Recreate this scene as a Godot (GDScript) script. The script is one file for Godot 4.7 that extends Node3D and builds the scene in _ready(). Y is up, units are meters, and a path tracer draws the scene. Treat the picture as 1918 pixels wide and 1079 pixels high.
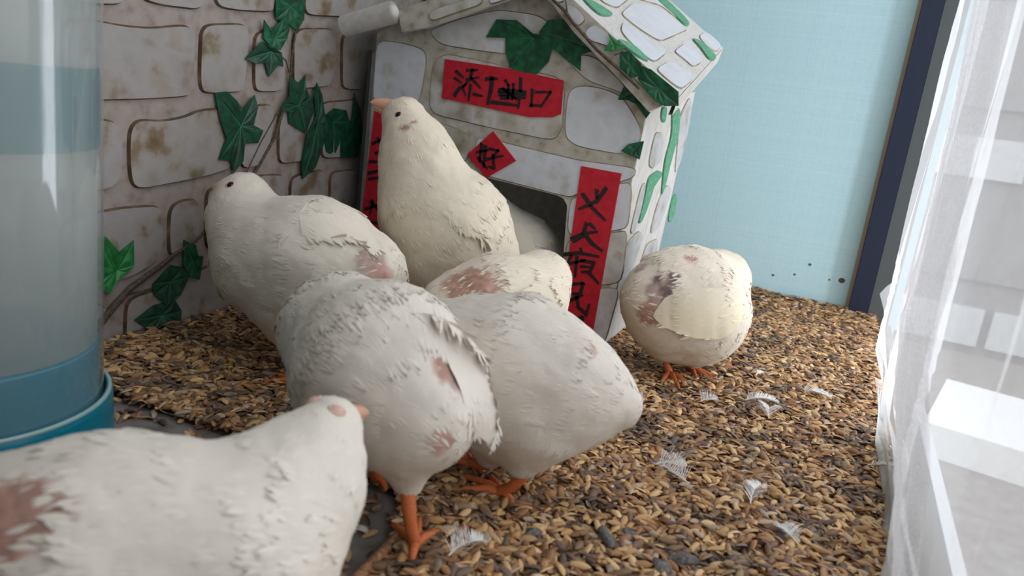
extends Node3D
# White quails around a printed paper house in a small enclosure: brick-print wall left, blue wall behind, plastic film right.
# All measures in metres in the enclosure's own axes; the coordinate tables below are whole millimetres (or tenths) on the named plane.

const FLOOR_Y := -0.003
const WALL_X := -0.45
const HOUSE_Z := -0.625
const FILM_X := 0.057
const BACK_Z := -1.02

var M := {}
var rng := RandomNumberGenerator.new()
var fuzz := FastNoiseLite.new()
var used := {}

# ---------------------------------------------------------------- helpers
class Geo:
	var v := PackedVector3Array()
	var n := PackedVector3Array()
	var c := PackedColorArray()
	var uv := PackedVector2Array()
	var ix := PackedInt32Array()
	var tint := Color.WHITE
	func add(p: Vector3, nn: Vector3, t := Vector2.ZERO) -> int:
		v.append(p); n.append(nn); uv.append(t); c.append(tint)
		return v.size() - 1
	func tri(a: int, b: int, d: int) -> void:   # front faces run clockwise; turned by the vertex normals
		var f := (v[b] - v[a]).cross(v[d] - v[a])
		if f.dot(n[a] + n[b] + n[d]) > 0.0:
			ix.append_array([a, d, b])
		else:
			ix.append_array([a, b, d])
	func flat(p: Vector3, q: Vector3, r: Vector3, out: Vector3) -> void:
		var f := (q - p).cross(r - p).normalized()
		if f.dot(out) < 0.0: f = -f
		tri(add(p, f), add(q, f), add(r, f))
	func flat4(p: Vector3, q: Vector3, r: Vector3, s: Vector3, out: Vector3) -> void:
		flat(p, q, r, out); flat(p, r, s, out)
	func box(at: Vector3, size: Vector3, b := Basis()) -> void:
		var h := size / 2.0
		for k in 3:
			for sg in [-1.0, 1.0]:
				var nn := Vector3.ZERO; nn[k] = sg
				var e1 := Vector3.ZERO; e1[(k + 1) % 3] = h[(k + 1) % 3]
				var e2 := Vector3.ZERO; e2[(k + 2) % 3] = h[(k + 2) % 3]
				var m := nn * h[k]
				flat4(at + b * (m + e1 + e2), at + b * (m - e1 + e2), at + b * (m - e1 - e2), at + b * (m + e1 - e2), b * nn)
	func tube(path: PackedVector3Array, rad: PackedFloat32Array, seg := 8) -> void:
		var first := v.size()
		for i in path.size():
			var t := (path[mini(i + 1, path.size() - 1)] - path[maxi(i - 1, 0)]).normalized()
			var s := t.cross(Vector3(0.13, 0.97, 0.21)).normalized()
			var w := s.cross(t).normalized()
			for k in seg:
				var a := TAU * k / seg
				var o := s * cos(a) + w * sin(a)
				add(path[i] + o * rad[i], o, Vector2(float(k) / seg, float(i)))
		for i in path.size() - 1:
			for k in seg:
				var a := first + i * seg + k
				var b := first + i * seg + (k + 1) % seg
				tri(a, b, b + seg); tri(a, b + seg, a + seg)
		for e in [0, path.size() - 1]:
			var t := (path[e] - path[1 if e == 0 else e - 1]).normalized()
			var m := add(path[e] + t * rad[e] * 0.5, t)
			for k in seg:
				tri(m, first + e * seg + k, first + e * seg + (k + 1) % seg)
	func lathe(prof: Array, at: Vector3, seg := 64) -> void:   # prof: Vector2(radius, height)
		var first := v.size()
		for i in prof.size():
			var t: Vector2 = (prof[mini(i + 1, prof.size() - 1)] - prof[maxi(i - 1, 0)]).normalized()
			for k in seg + 1:
				var a := TAU * k / seg
				add(at + Vector3(prof[i].x * cos(a), prof[i].y, prof[i].x * sin(a)), Vector3(t.y * cos(a), -t.x, t.y * sin(a)), Vector2(float(k) / seg, prof[i].y))
		for i in prof.size() - 1:
			for k in seg:
				var a := first + i * (seg + 1) + k
				tri(a, a + 1, a + seg + 2); tri(a, a + seg + 2, a + seg + 1)
	func ball(at: Vector3, r: Vector3, b := Basis(), seg := 14) -> void:
		var first := v.size()
		for i in seg / 2 + 1:
			for k in seg + 1:
				var ph := PI * i / (seg / 2)
				var th := TAU * k / seg
				var d := Vector3(sin(ph) * cos(th), cos(ph), sin(ph) * sin(th))
				add(at + b * (d * r), (b * (d / r)).normalized(), Vector2(float(k) / seg, float(i) / seg))
		for i in seg / 2:
			for k in seg:
				var a := first + i * (seg + 1) + k
				tri(a, a + 1, a + seg + 2); tri(a, a + seg + 2, a + seg + 1)
	func mesh() -> ArrayMesh:
		var m := ArrayMesh.new()
		var arr := []
		arr.resize(Mesh.ARRAY_MAX)
		arr[Mesh.ARRAY_VERTEX] = v; arr[Mesh.ARRAY_NORMAL] = n; arr[Mesh.ARRAY_TEX_UV] = uv; arr[Mesh.ARRAY_COLOR] = c; arr[Mesh.ARRAY_INDEX] = ix
		m.add_surface_from_arrays(Mesh.PRIMITIVE_TRIANGLES, arr)
		return m

func numbered(called: String) -> String:
	var k: int = used.get(called, 0)
	used[called] = k + 1
	return called if k == 0 else "%s_%03d" % [called, k]

func obj(called: String, g, m: Material, parent: Node = null, m2: Material = null, g2: Geo = null) -> MeshInstance3D:
	var o := MeshInstance3D.new()
	o.name = numbered(called) if parent == null else called
	o.mesh = g.mesh() if g is Geo else g
	o.mesh.surface_set_material(0, m)
	if g2:
		var arr := []
		arr.resize(Mesh.ARRAY_MAX)
		arr[Mesh.ARRAY_VERTEX] = g2.v; arr[Mesh.ARRAY_NORMAL] = g2.n; arr[Mesh.ARRAY_TEX_UV] = g2.uv; arr[Mesh.ARRAY_COLOR] = g2.c; arr[Mesh.ARRAY_INDEX] = g2.ix
		o.mesh.add_surface_from_arrays(Mesh.PRIMITIVE_TRIANGLES, arr)
		o.mesh.surface_set_material(1, m2)
	(self if parent == null else parent).add_child(o, true)
	if parent != null and parent.get_parent() == self: o.position = -parent.position   # meshes are written in the enclosure's axes
	return o

func thing(called: String, label: String, category: String, at := Vector3.ZERO, group := "") -> Node3D:
	var o := Node3D.new()
	o.name = numbered(called)
	o.position = at
	add_child(o)
	return tag(o, label, category, group)

func tag(o: Node3D, label: String, category: String, group := "") -> Node3D:
	o.set_meta("label", label); o.set_meta("category", category)
	if group: o.set_meta("group", group)
	return o

func struct(called: String, g, m: Material) -> MeshInstance3D:
	var o := obj(called, g, m)
	o.set_meta("kind", "structure")
	return o

func ramp(stops: Array) -> Gradient:
	var g := Gradient.new()
	var offs := PackedFloat32Array(); var cols := PackedColorArray()
	for s in stops:
		offs.append(s[0]); cols.append(s[1])
	g.offsets = offs; g.colors = cols
	return g

func noise_tex(freq: float, sd: int, stops := [], size := 512, oct := 5, normal := false, kind := FastNoiseLite.TYPE_SIMPLEX_SMOOTH) -> NoiseTexture2D:
	var f := FastNoiseLite.new()
	f.noise_type = kind; f.frequency = freq; f.seed = sd; f.fractal_octaves = oct
	var t := NoiseTexture2D.new()
	t.width = size; t.height = size; t.seamless = true; t.noise = f; t.as_normal_map = normal
	if stops: t.color_ramp = ramp(stops)
	return t

func mat(col: Color, rough := 0.8, tex: Texture2D = null, scale := 5.0) -> StandardMaterial3D:
	var m := StandardMaterial3D.new()
	m.albedo_color = col; m.roughness = rough
	m.cull_mode = BaseMaterial3D.CULL_DISABLED
	if tex:
		m.albedo_texture = tex
		m.uv1_triplanar = true; m.uv1_world_triplanar = true; m.uv1_scale = Vector3.ONE * scale
	return m

func rgb8(r: int, g: int, b: int) -> Color:
	return Color8(r, g, b)

func lin(r: int, g: int, b: int) -> Color:
	return Color8(r, g, b).srgb_to_linear()

# ---------------------------------------------------------------- planes: (across, up, out) to a point
func wall_at(a: float, y: float, out: float) -> Vector3: return Vector3(WALL_X + out, y, a)
func house_at(a: float, y: float, out: float) -> Vector3: return Vector3(a, y, HOUSE_Z + out)
func film_at(a: float, y: float, out: float) -> Vector3: return Vector3(FILM_X - out, y, a)

func pts(list: Array) -> PackedVector2Array:   # tenths of a millimetre to metres
	var r := PackedVector2Array()
	for i in range(0, list.size(), 2):
		r.append(Vector2(list[i], list[i + 1]) * 0.0001)
	return r

func rounded(p: PackedVector2Array, times := 2) -> PackedVector2Array:
	for t in times:
		var q := PackedVector2Array()
		for i in p.size():
			var a := p[i]; var b := p[(i + 1) % p.size()]
			var cut := minf(0.22, 0.0055 / maxf(a.distance_to(b), 1e-5))
			q.append(a.lerp(b, cut)); q.append(a.lerp(b, 1.0 - cut))
		p = q
	return p

func inset(p: PackedVector2Array, by: float) -> PackedVector2Array:
	var r := Geometry2D.offset_polygon(p, -by, Geometry2D.JOIN_MITER)
	if r.is_empty(): return p
	var best: PackedVector2Array = r[0]
	for q in r:
		if q.size() > best.size(): best = q
	return best

# a slab that follows an outline on a plane: flat top at «top», sides down to «low»; the side surface has its own material
func slab(called: String, outline: PackedVector2Array, plane: Callable, low: float, top: float, bevel: float, face: Material, edge: Material, parent: Node) -> MeshInstance3D:
	if Geometry2D.is_polygon_clockwise(outline): outline.reverse()
	var up := PackedVector2Array()
	for i in outline.size():   # the top outline, moved in along the corner normals
		var a := outline[(i - 1 + outline.size()) % outline.size()]; var b := outline[(i + 1) % outline.size()]
		var t := (b - a).normalized()
		up.append(outline[i] + Vector2(-t.y, t.x) * bevel)
	var out: Vector3 = (plane.call(0.0, 0.0, 1.0) - plane.call(0.0, 0.0, 0.0)).normalized()
	var g := Geo.new(); var s := Geo.new()
	var idx := Geometry2D.triangulate_polygon(up)
	if idx.is_empty():
		up = Geometry2D.convex_hull(up); up.remove_at(up.size() - 1)
		outline = up
		idx = Geometry2D.triangulate_polygon(up)
	for p in up: g.add(plane.call(p.x, p.y, top), out, p * 10.0)
	for i in range(0, idx.size(), 3): g.tri(idx[i], idx[i + 1], idx[i + 2])
	for i in outline.size():
		var j := (i + 1) % outline.size()
		var a: Vector3 = plane.call(outline[i].x, outline[i].y, low); var b: Vector3 = plane.call(outline[j].x, outline[j].y, low)
		var c: Vector3 = plane.call(up[j].x, up[j].y, top); var d: Vector3 = plane.call(up[i].x, up[i].y, top)
		var e := outline[j] - outline[i]
		var side: Vector3 = plane.call(e.y, -e.x, 0.0) - plane.call(0.0, 0.0, 0.0)
		s.flat4(a, b, c, d, side.normalized() + out * 0.5)
	return obj(called, g, face, parent, edge, s)

# a leaf: outline fanned from the point where the veins meet, folded up between the lobes, pale ribs on top
func leaf(outline: PackedVector2Array, centre: Vector2, plane: Callable, lift: float, m: Material, parent: Node, label := "") -> MeshInstance3D:
	var g := Geo.new(); var rb := Geo.new()
	var nrm: Vector3 = plane.call(0.0, 0.0, 1.0) - plane.call(0.0, 0.0, 0.0)
	var far := 0.0
	for p in outline: far = maxf(far, p.distance_to(centre))
	var q := PackedVector3Array()
	for p in outline:
		var k := p.distance_to(centre) / far
		q.append(plane.call(p.x, p.y, lift + 0.0022 * (1.0 - k) + 0.0012 * sin(p.x * 900.0) * k))
	var c: Vector3 = plane.call(centre.x, centre.y, lift - 0.0006)
	for i in outline.size():
		var a := q[i]; var b := q[(i + 1) % outline.size()]
		var mid := (a + b) * 0.5
		var h := c.lerp(mid, 0.55) + nrm * 0.0007
		g.flat(c, a, h, nrm); g.flat(a, b, h, nrm); g.flat(b, c, h, nrm)
		g.flat4(a, b, b - nrm * 0.0006, a - nrm * 0.0006, mid - c)
		var k := outline[i].distance_to(centre) / far
		var before := outline[(i - 1 + outline.size()) % outline.size()].distance_to(centre); var after := outline[(i + 1) % outline.size()].distance_to(centre)
		if k > 0.45 and outline[i].distance_to(centre) > before and outline[i].distance_to(centre) > after:
			var t := (a - c).normalized(); var w := t.cross(nrm).normalized() * 0.00035
			var e := a - t * 0.002 + nrm * 0.0004; var st := c + nrm * 0.0004
			rb.flat4(st - w, st + w, e + w * 0.3, e - w * 0.3, nrm)
	var o: MeshInstance3D
	if rb.v.size(): o = obj("leaf", g, m, parent, M.vein, rb)
	else: o = obj("leaf", g, m, parent)
	if label: o.set_meta("label", label)
	return o

# a flat brush stroke on a plane
func stroke(g: Geo, line: PackedVector2Array, wide: float, plane: Callable, out: float) -> void:
	var nrm: Vector3 = (plane.call(0.0, 0.0, 1.0) - plane.call(0.0, 0.0, 0.0)).normalized()
	for i in line.size() - 1:
		var a := line[i]; var b := line[i + 1]
		var t := (b - a).normalized(); var s := Vector2(-t.y, t.x)
		var wa := wide * (0.55 if i == 0 else 0.5); var wb := wide * (0.34 if i == line.size() - 2 else 0.5)
		var ring := [a - t * wa * 0.6 + s * wa * 0.7, b + t * wb * 0.5 + s * wb * 0.8, b + t * wb * 0.9 - s * wb * 0.5, a - t * wa * 0.9 - s * wa * 0.7]
		var q := []
		for p in ring: q.append(plane.call(p.x, p.y, out + 0.00004 * i))
		g.flat4(q[0], q[1], q[2], q[3], nrm)

# ---------------------------------------------------------------- tables (tenths of a millimetre)
const WALL_BRICKS := [
	[0, [-3409, 2345, -3581, 2363, -3829, 2409, -3822, 2349, -3762, 2317, -3570, 2295, -3408, 2268]],
	[1, [-3953, 2449, -4497, 2539, -4496, 2414, -4403, 2382, -4329, 2379, -4120, 2366, -3967, 2378]],
	[0, [-4573, 2551, -5255, 2663, -5236, 2497, -5175, 2472, -4822, 2434, -4620, 2432]],
	[2, [-5589, 2719, -6636, 2891, -6652, 2659, -6163, 2568, -5672, 2515, -5604, 2558]],
	[1, [-3372, 2184, -3580, 2218, -3822, 2210, -4034, 2223, -4308, 2279, -4392, 2264, -4429, 2198, -4424, 2049, -4407, 1820, -4373, 1773, -4042, 1739, -3566, 1708, -3364, 1693]],
	[2, [-4467, 2248, -4531, 2311, -4911, 2364, -4968, 2300, -4963, 2097, -4941, 1870, -4884, 1830, -4515, 1799, -4466, 1870, -4463, 2090]],
	[0, [-5015, 2305, -5398, 2415, -5408, 2137, -5410, 1866, -5094, 1841, -5036, 1888]],
	[2, [-5479, 2335, -5576, 2411, -6016, 2461, -6094, 2406, -6083, 2151, -6049, 1958, -5904, 1925, -5518, 1890]],
	[1, [-6155, 2432, -6546, 2512, -6609, 1940, -6208, 1928]],
	[2, [-3327, 1595, -3723, 1608, -3793, 1549, -3818, 1454, -3811, 1226, -3736, 1135, -3562, 1121, -3318, 1099]],
	[2, [-3860, 1543, -3933, 1613, -4136, 1606, -4328, 1637, -4488, 1696, -4804, 1720, -4852, 1471, -4841, 1238, -4659, 1199, -4497, 1169, -4194, 1140, -3952, 1115, -3872, 1168, -3853, 1363]],
	[1, [-4896, 1723, -5245, 1771, -5302, 1716, -5294, 1561, -5258, 1337, -5147, 1241, -4925, 1222]],
	[0, [-5349, 1713, -5493, 1781, -5839, 1809, -5874, 1616, -5873, 1326, -5683, 1262, -5378, 1248]],
	[1, [-5908, 1807, -6528, 1864, -6585, 1312, -6320, 1286, -5972, 1284]],
	[0, [-3352, 973, -3808, 1013, -4101, 1005, -4164, 957, -4173, 768, -4147, 590, -3922, 500, -3767, 479, -3344, 465]],
	[0, [-4217, 972, -4320, 1025, -4481, 1026, -4517, 932, -4513, 730, -4484, 648, -4332, 609, -4221, 591, -4206, 805]],
	[1, [-4566, 1053, -4636, 1108, -5027, 1148, -5061, 598, -4658, 582, -4577, 636]],
	[0, [-5082, 1177, -5446, 1176, -5495, 1089, -5500, 859, -5160, 860, -5091, 938]],
	[2, [-5548, 1143, -5997, 1199, -6061, 1131, -6060, 762, -5618, 752, -5567, 830]],
	[1, [-6122, 1169, -6585, 1179, -6663, 597, -6161, 605]],
	[1, [-3305, 400, -3557, 395, -3720, 301, -3733, -68, -3694, -167, -3296, -146]],
	[0, [-3838, 340, -4161, 382, -4720, 494, -4781, 431, -4808, 12, -4777, -98, -4172, -160, -3864, -174, -3831, 20]],
	[1, [-4870, 463, -5460, 475, -5505, -86, -4912, -96]],
	[0, [-5531, 490, -6075, 472, -6137, -106, -5577, -75]],
	[2, [-6140, 491, -6678, 482, -6757, -108, -6204, -91]]
]

const WALL_LEAVES := [
	[0, [-5220, 2617, -5566, 2672, -5611, 2485, -5510, 2377, -5398, 2419, -5253, 2437, -5222, 2515], [-5413, 2556]],
	[0, [-5099, 2413, -5184, 2346, -5335, 2457, -5413, 2395, -5388, 2299, -5291, 2199, -5194, 2210, -5090, 2273], [-5233, 2281]],
	[0, [-4910, 2096, -5067, 2246, -5206, 2211, -5305, 2179, -5340, 2071, -5268, 2078, -5179, 1977, -5121, 2082, -5006, 2068], [-5196, 2177]],
	[0, [-4621, 1820, -4724, 1838, -4841, 1774, -4903, 1711, -5046, 1826, -5071, 1729, -5031, 1587, -5146, 1546, -5102, 1441, -4936, 1442, -4932, 1300, -4848, 1204, -4785, 1304, -4665, 1319, -4730, 1484, -4656, 1634], [-4905, 1573]],
	[0, [-5453, 2001, -5555, 1955, -5662, 2029, -5651, 1915, -5723, 1846, -5773, 1717, -5695, 1523, -5466, 1608, -5437, 1707, -5348, 1717, -5364, 1775, -5434, 1832], [-5593, 1767]],
	[0, [-5792, 1974, -5886, 1873, -5938, 1679, -5994, 1594, -5950, 1418, -5845, 1219, -5689, 1118, -5655, 1239, -5689, 1509, -5800, 1676, -5760, 1848], [-5859, 1615]],
	[0, [-5938, 1679, -6088, 1757, -6272, 1748, -6337, 1639, -6250, 1512, -6165, 1305, -6029, 1353, -5964, 1510], [-6103, 1630]],
	[0, [-6389, 1913, -6516, 1756, -6585, 1513, -6523, 1298, -6250, 1303, -6221, 1542, -6368, 1670], [-6417, 1559]],
	[1, [-3600, 830, -3665, 823, -3766, 702, -3884, 771, -3885, 592, -3828, 546, -3750, 505, -3694, 411, -3619, 463, -3538, 492, -3563, 652], [-3758, 569]],
	[1, [-4345, 716, -4446, 666, -4476, 577, -4525, 570, -4505, 378, -4406, 412, -4335, 521], [-4434, 536]],
	[1, [-4044, 427, -4212, 543, -4335, 508, -4401, 425, -4305, 297, -4184, 231, -4065, 342], [-4210, 407]],
	[1, [-3898, 179, -4066, 255, -4270, 257, -4345, 155, -4327, 55, -4103, 63, -4026, 30, -3992, 101], [-4156, 152]],
	[1, [-4664, 1098, -4775, 1147, -4731, 1107, -4753, 1015, -4684, 1020], [-4710, 1082]]
]

const WALL_STEMS := [
	[0, [10, 10, 9], [-5507, 2407, -5467, 2164, -5461, 1988]],
	[0, [6, 6, 6], [-5272, 2184, -5395, 2127, -5459, 2010]],
	[0, [6, 5, 5], [-5342, 1717, -5134, 1436, -4981, 1190]],
	[0, [14, 14, 12], [-5389, 1705, -5312, 1494, -5075, 1182]],
	[1, [30, 26, 22, 18, 14, 10, 8, 8, 8], [-3568, 156, -3703, 289, -3878, 428, -4109, 534, -4256, 615, -4461, 693, -4648, 822, -4711, 933, -4732, 1102]],
	[1, [8, 6], [-3842, 379, -4112, 386]],
	[0, [5, 5], [-4930, 1556, -4831, 1196]]
]

const HOUSE_STONES := [
	[3, [-4148, 2399, -3938, 2409, -3684, 2377, -3628, 2318, -3637, 2114, -3660, 1923, -3791, 1836, -4141, 1865]],
	[4, [-3615, 2538, -3341, 2651, -2996, 2757, -2601, 2745, -2393, 2627, -2557, 2442, -2850, 2422, -3156, 2427, -3501, 2440]],
	[5, [-3551, 2271, -3437, 2355, -2363, 2272, -2294, 2197, -2268, 1872, -2320, 1767, -2865, 1792, -3484, 1837, -3542, 1909]],
	[3, [-2238, 2173, -2166, 2225, -1981, 2229, -1792, 2183, -1598, 1962, -1597, 1825, -1718, 1738, -2115, 1751, -2221, 1812, -2244, 2029]],
	[4, [-2317, 2439, -2159, 2472, -2040, 2450, -1809, 2286, -1738, 2206, -1870, 2241, -2105, 2283]],
	[5, [-3493, 1774, -3121, 1701, -3103, 1478, -3245, 1447, -3463, 1423]],
	[3, [-3045, 1693, -2490, 1652, -2072, 1624, -1587, 1636, -1593, 1565, -2032, 1369, -2106, 1320, -2651, 1359, -3006, 1388]],
	[3, [-2091, 1286, -2026, 1333, -1600, 1529, -1573, 1155, -1673, 1114, -2075, 992]],
	[5, [-2069, 956, -1668, 1083, -1571, 1115, -1549, 678, -2055, 544]],
	[4, [-2053, 496, -1555, 630, -1611, 99, -2016, 87]],
	[3, [-4107, 1821, -3760, 1806, -3691, 1438, -3706, 785, -4033, 777, -4147, 1320]],
	[5, [-4088, 714, -3701, 735, -3722, 101, -4116, 40]]
]

const HOUSE_FRONT := [
	[-4161, -499, -4167, 2472, -3368, 2868, -2659, 3075, -2178, 2737, -1864, 2476, -1566, 2135, -1675, -16, -2032, -77, -2123, 1239, -2164, 1287, -2216, 1306, -3687, 1404, -3653, -262]
]

const HOUSE_LEAVES := [
	[[-2618, 2599, -2783, 2692, -2971, 2685, -3051, 2530, -2872, 2550, -2851, 2430, -2794, 2313, -2680, 2281, -2543, 2283, -2453, 2392, -2421, 2561, -2508, 2600], [-2614, 2565]],
	[[-2572, 2612, -2501, 2715, -2363, 2735, -2268, 2663, -2056, 2520, -2183, 2478, -2172, 2348, -2316, 2431, -2426, 2497], [-2388, 2594]],
	[[-1550, 1866, -1560, 1714, -1626, 1735, -1721, 1760, -1668, 1824], [-1613, 1788]],
	[[-1774, 2290, -1681, 2288, -1556, 2228, -1526, 2106, -1563, 2042, -1655, 2140, -1726, 2165, -1815, 2159], [-1672, 2239]]
]

const PAPERS := [
	[-3427, 2316, -2833, 2300, -2303, 2257, -2285, 1984, -2362, 1948, -2580, 1924, -3419, 1980],
	[-2887, 1761, -2636, 1543, -2895, 1353, -3109, 1524],
	[-2042, 1588, -1691, 1581, -1719, 102, -2027, 94],
	[-4109, 1782, -3798, 1744, -3779, 355, -4180, 379]
]

const INK := [
	[[43, [-3295, 2220, -3233, 2181]], [39, [-3303, 2162, -3243, 2134]], [51, [-3287, 2029, -3252, 2080, -3199, 2119]], [35, [-3193, 2242, -3099, 2254]], [39, [-3144, 2249, -3167, 2166, -3222, 2094]], [31, [-3193, 2166, -3077, 2196]], [39, [-3150, 2179, -3109, 2151, -3053, 2111]], [43, [-3148, 2114, -3152, 1997]], [31, [-3210, 2071, -3184, 2030]], [39, [-3102, 2051, -3026, 2044]], [47, [-2999, 2191, -2907, 2202]], [58, [-2950, 2196, -2951, 2093, -2962, 1991]], [39, [-2818, 2194, -2789, 2163]], [51, [-2861, 2112, -2627, 2126]], [51, [-2851, 2082, -2624, 2101]], [47, [-2835, 2054, -2626, 2075]], [43, [-2683, 2222, -2672, 2103, -2674, 1990]], [39, [-2744, 2170, -2737, 2053]], [43, [-2788, 2154, -2783, 2058]], [47, [-2915, 2005, -2688, 2005]], [39, [-2833, 2128, -2701, 2057]], [43, [-2564, 2143, -2558, 2021]], [35, [-2524, 2136, -2401, 2148]], [35, [-2401, 2148, -2433, 2089, -2472, 2023]], [39, [-2559, 2023, -2461, 2030]]],
	[[47, [-2975, 1630, -2978, 1488]], [35, [-3009, 1563, -2907, 1594]], [43, [-2987, 1510, -2899, 1438]], [51, [-2935, 1614, -2933, 1450]], [39, [-2889, 1609, -2813, 1603]], [39, [-2813, 1603, -2857, 1543]], [43, [-2854, 1552, -2834, 1451, -2876, 1456]], [39, [-2902, 1517, -2762, 1566]]],
	[[51, [-1802, 1433, -1863, 1321, -1999, 1236]], [47, [-1983, 1355, -1901, 1271, -1767, 1180]], [51, [-1872, 1402, -1866, 1342]], [47, [-2023, 973, -1921, 1035, -1816, 1070]], [47, [-1921, 1113, -1940, 1009, -2005, 949]], [51, [-1906, 1015, -1839, 961, -1753, 922]], [47, [-1883, 1120, -1842, 1094]], [47, [-2064, 826, -1940, 862, -1773, 864]], [35, [-1934, 897, -1911, 857]], [39, [-2009, 821, -2036, 752]], [39, [-2008, 757, -1885, 810]], [47, [-1956, 818, -1950, 655]], [43, [-1907, 801, -1803, 804, -1824, 723, -1892, 708]], [47, [-1834, 714, -1737, 641]], [35, [-1904, 752, -1812, 762]], [47, [-2017, 567, -1865, 609]], [47, [-1870, 599, -1880, 513, -1989, 494]], [51, [-1993, 565, -1989, 449, -2038, 361]], [47, [-1950, 442, -1859, 502]], [47, [-1910, 490, -1878, 393, -1799, 346, -1783, 438]], [43, [-1986, 321, -1953, 310]], [47, [-2015, 238, -1888, 308]], [47, [-1892, 284, -1829, 311, -1821, 261, -1888, 198]]],
	[[42, [-4090, 1487, -3966, 1553]], [36, [-4043, 1538, -4008, 1475]], [42, [-4102, 1315, -3977, 1327]], [36, [-4051, 1401, -3984, 1429]], [48, [-4107, 1206, -3978, 1249]], [42, [-4101, 1150, -3985, 1182]], [54, [-4053, 935, -3938, 855]], [42, [-4109, 864, -3942, 935]], [42, [-4043, 946, -4064, 818]], [48, [-4066, 721, -3922, 632]], [42, [-4035, 746, -3914, 745]], [42, [-4066, 604, -3936, 658]]]
]

const ROOF_STONES := [
	[3, [572, 697, 1154, 652, 1677, 827, 1647, 978, 1815, 1179, 1107, 1134, 764, 1107, 621, 900]],
	[4, [837, 1243, 1351, 1252, 1443, 1424, 1224, 1496, 884, 1471, 878, 1359]],
	[3, [97, 1258, 550, 1282, 745, 1506, 532, 1542, 152, 1525, 99, 1396]],
	[5, [1854, 1282, 2233, 1306, 2249, 1523, 1861, 1534, 1764, 1416]],
	[3, [597, 303, 1344, 342, 1188, 606, 626, 645, 452, 522]],
	[3, [472, 765, 530, 900, 680, 1113, 686, 1224, 184, 1220, 148, 1032, 195, 836]],
	[4, [1355, 651, 1949, 693, 2098, 1031, 1946, 1144, 1795, 985, 1768, 821]]
]

const ROOF_LEAVES := [
	[[150, 401, 305, 489, 430, 675, 301, 675, 121, 625]],
	[[1605, 1254, 1751, 1335, 1752, 1544, 1555, 1573, 1439, 1512, 1562, 1395]],
	[[1805, 716, 2108, 770, 2026, 1138, 1807, 1145, 1827, 976]],
	[[-38, 865, 174, 993, 146, 1197, 35, 1128, -25, 987]]
]

const BARGE := [
	[-2581, 3091, -1291, 2233, -1505, 2094, -1827, 2341, -2205, 2620, -2416, 2813, -2575, 2923],
	[-2581, 3091, -3764, 2704, -3839, 2655, -3784, 2491, -3534, 2548, -3047, 2733, -2575, 2923]
]

const BARGE_STONES := [
	[3, [-2128, 2632, -2048, 2711, -1914, 2643, -1861, 2529, -1952, 2552, -2055, 2567]],
	[4, [-2339, 2808, -2246, 2843, -2105, 2738, -2173, 2661, -2272, 2721]],
	[3, [-2547, 3042, -2409, 2971, -2293, 2859, -2378, 2821, -2495, 2933]],
	[5, [-3538, 2684, -3291, 2771, -3053, 2855, -3018, 2774, -3280, 2678, -3501, 2591]],
	[3, [-2981, 2868, -2641, 2988, -2608, 2918, -2853, 2811, -2968, 2769]],
	[4, [-1754, 2407, -1613, 2378, -1449, 2285, -1492, 2216, -1619, 2290]]
]

const BARGE_LEAVES := [
	[[-1922, 2644, -1764, 2548, -1844, 2512, -1925, 2509, -1879, 2596], [-1851, 2559]],
	[[-1796, 2509, -1721, 2524, -1615, 2444, -1620, 2352, -1700, 2320, -1777, 2395], [-1700, 2423]],
	[[-1621, 2431, -1529, 2409, -1294, 2270, -1279, 2169, -1380, 2153, -1451, 2180, -1523, 2231, -1624, 2328], [-1456, 2279]]
]

const BARGE_STEMS := [
	[[10, 13, 13, 13, 13, 12, 10], [-2423, 2864, -2288, 2774, -2208, 2693, -1980, 2509, -1821, 2409, -1715, 2341, -1598, 2258]],
	[[6, 5], [-1833, 2484, -1770, 2518]],
	[[6, 6], [-2295, 2853, -2261, 2744]]
]

const ROLL := [
	[-4353, 2487, -3854, 2645]
]

const SIDE_LEAVES := [
	[[-7092, 2142, -7401, 2177, -7624, 1930, -7535, 1673, -7541, 1438, -7460, 1312, -7253, 1681, -7319, 1904]],
	[[-6756, 1552, -7098, 1596, -7314, 1553, -7036, 1441, -6989, 1270, -6875, 1131, -6753, 1119, -6773, 1360]],
	[[-7997, 1302, -8203, 1306, -8344, 1075, -8173, 985, -8035, 1045]],
	[[-6684, 2151, -6881, 2158, -6924, 2011, -6752, 2040]]
]

const SIDE_STONES := [
	[3, [-6644, 1947, -7008, 1927, -7141, 1683, -6885, 1604, -6649, 1649]],
	[3, [-7481, 2105, -7724, 2290, -7936, 2249, -8074, 1879, -8053, 1661, -7888, 1502]],
	[4, [-6566, 1491, -6740, 1505, -6765, 1215, -6680, 1029, -6526, 1066]],
	[3, [-7349, 1242, -7541, 1438, -7877, 1393, -7841, 1164, -7701, 967, -7336, 953]],
	[5, [-6490, 979, -6840, 1060, -7105, 980, -6958, 690, -6709, 424, -6508, 464]],
	[3, [-7297, 878, -7791, 873, -7908, 600, -7386, 291, -7096, 402]]
]

const FILM_EDGE := [
	[-7970, 3362],
	[-7672, 2890],
	[-7699, 2451],
	[-7564, 1998],
	[-7536, 1537],
	[-7678, 1136],
	[-8550, 568],
	[-8913, 18],
	[-7080, 186],
	[-5948, 228],
	[-5553, 47],
	[-5227, -127],
	[-4690, -123],
	[-4115, -72],
	[-3494, -41]
]

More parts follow.
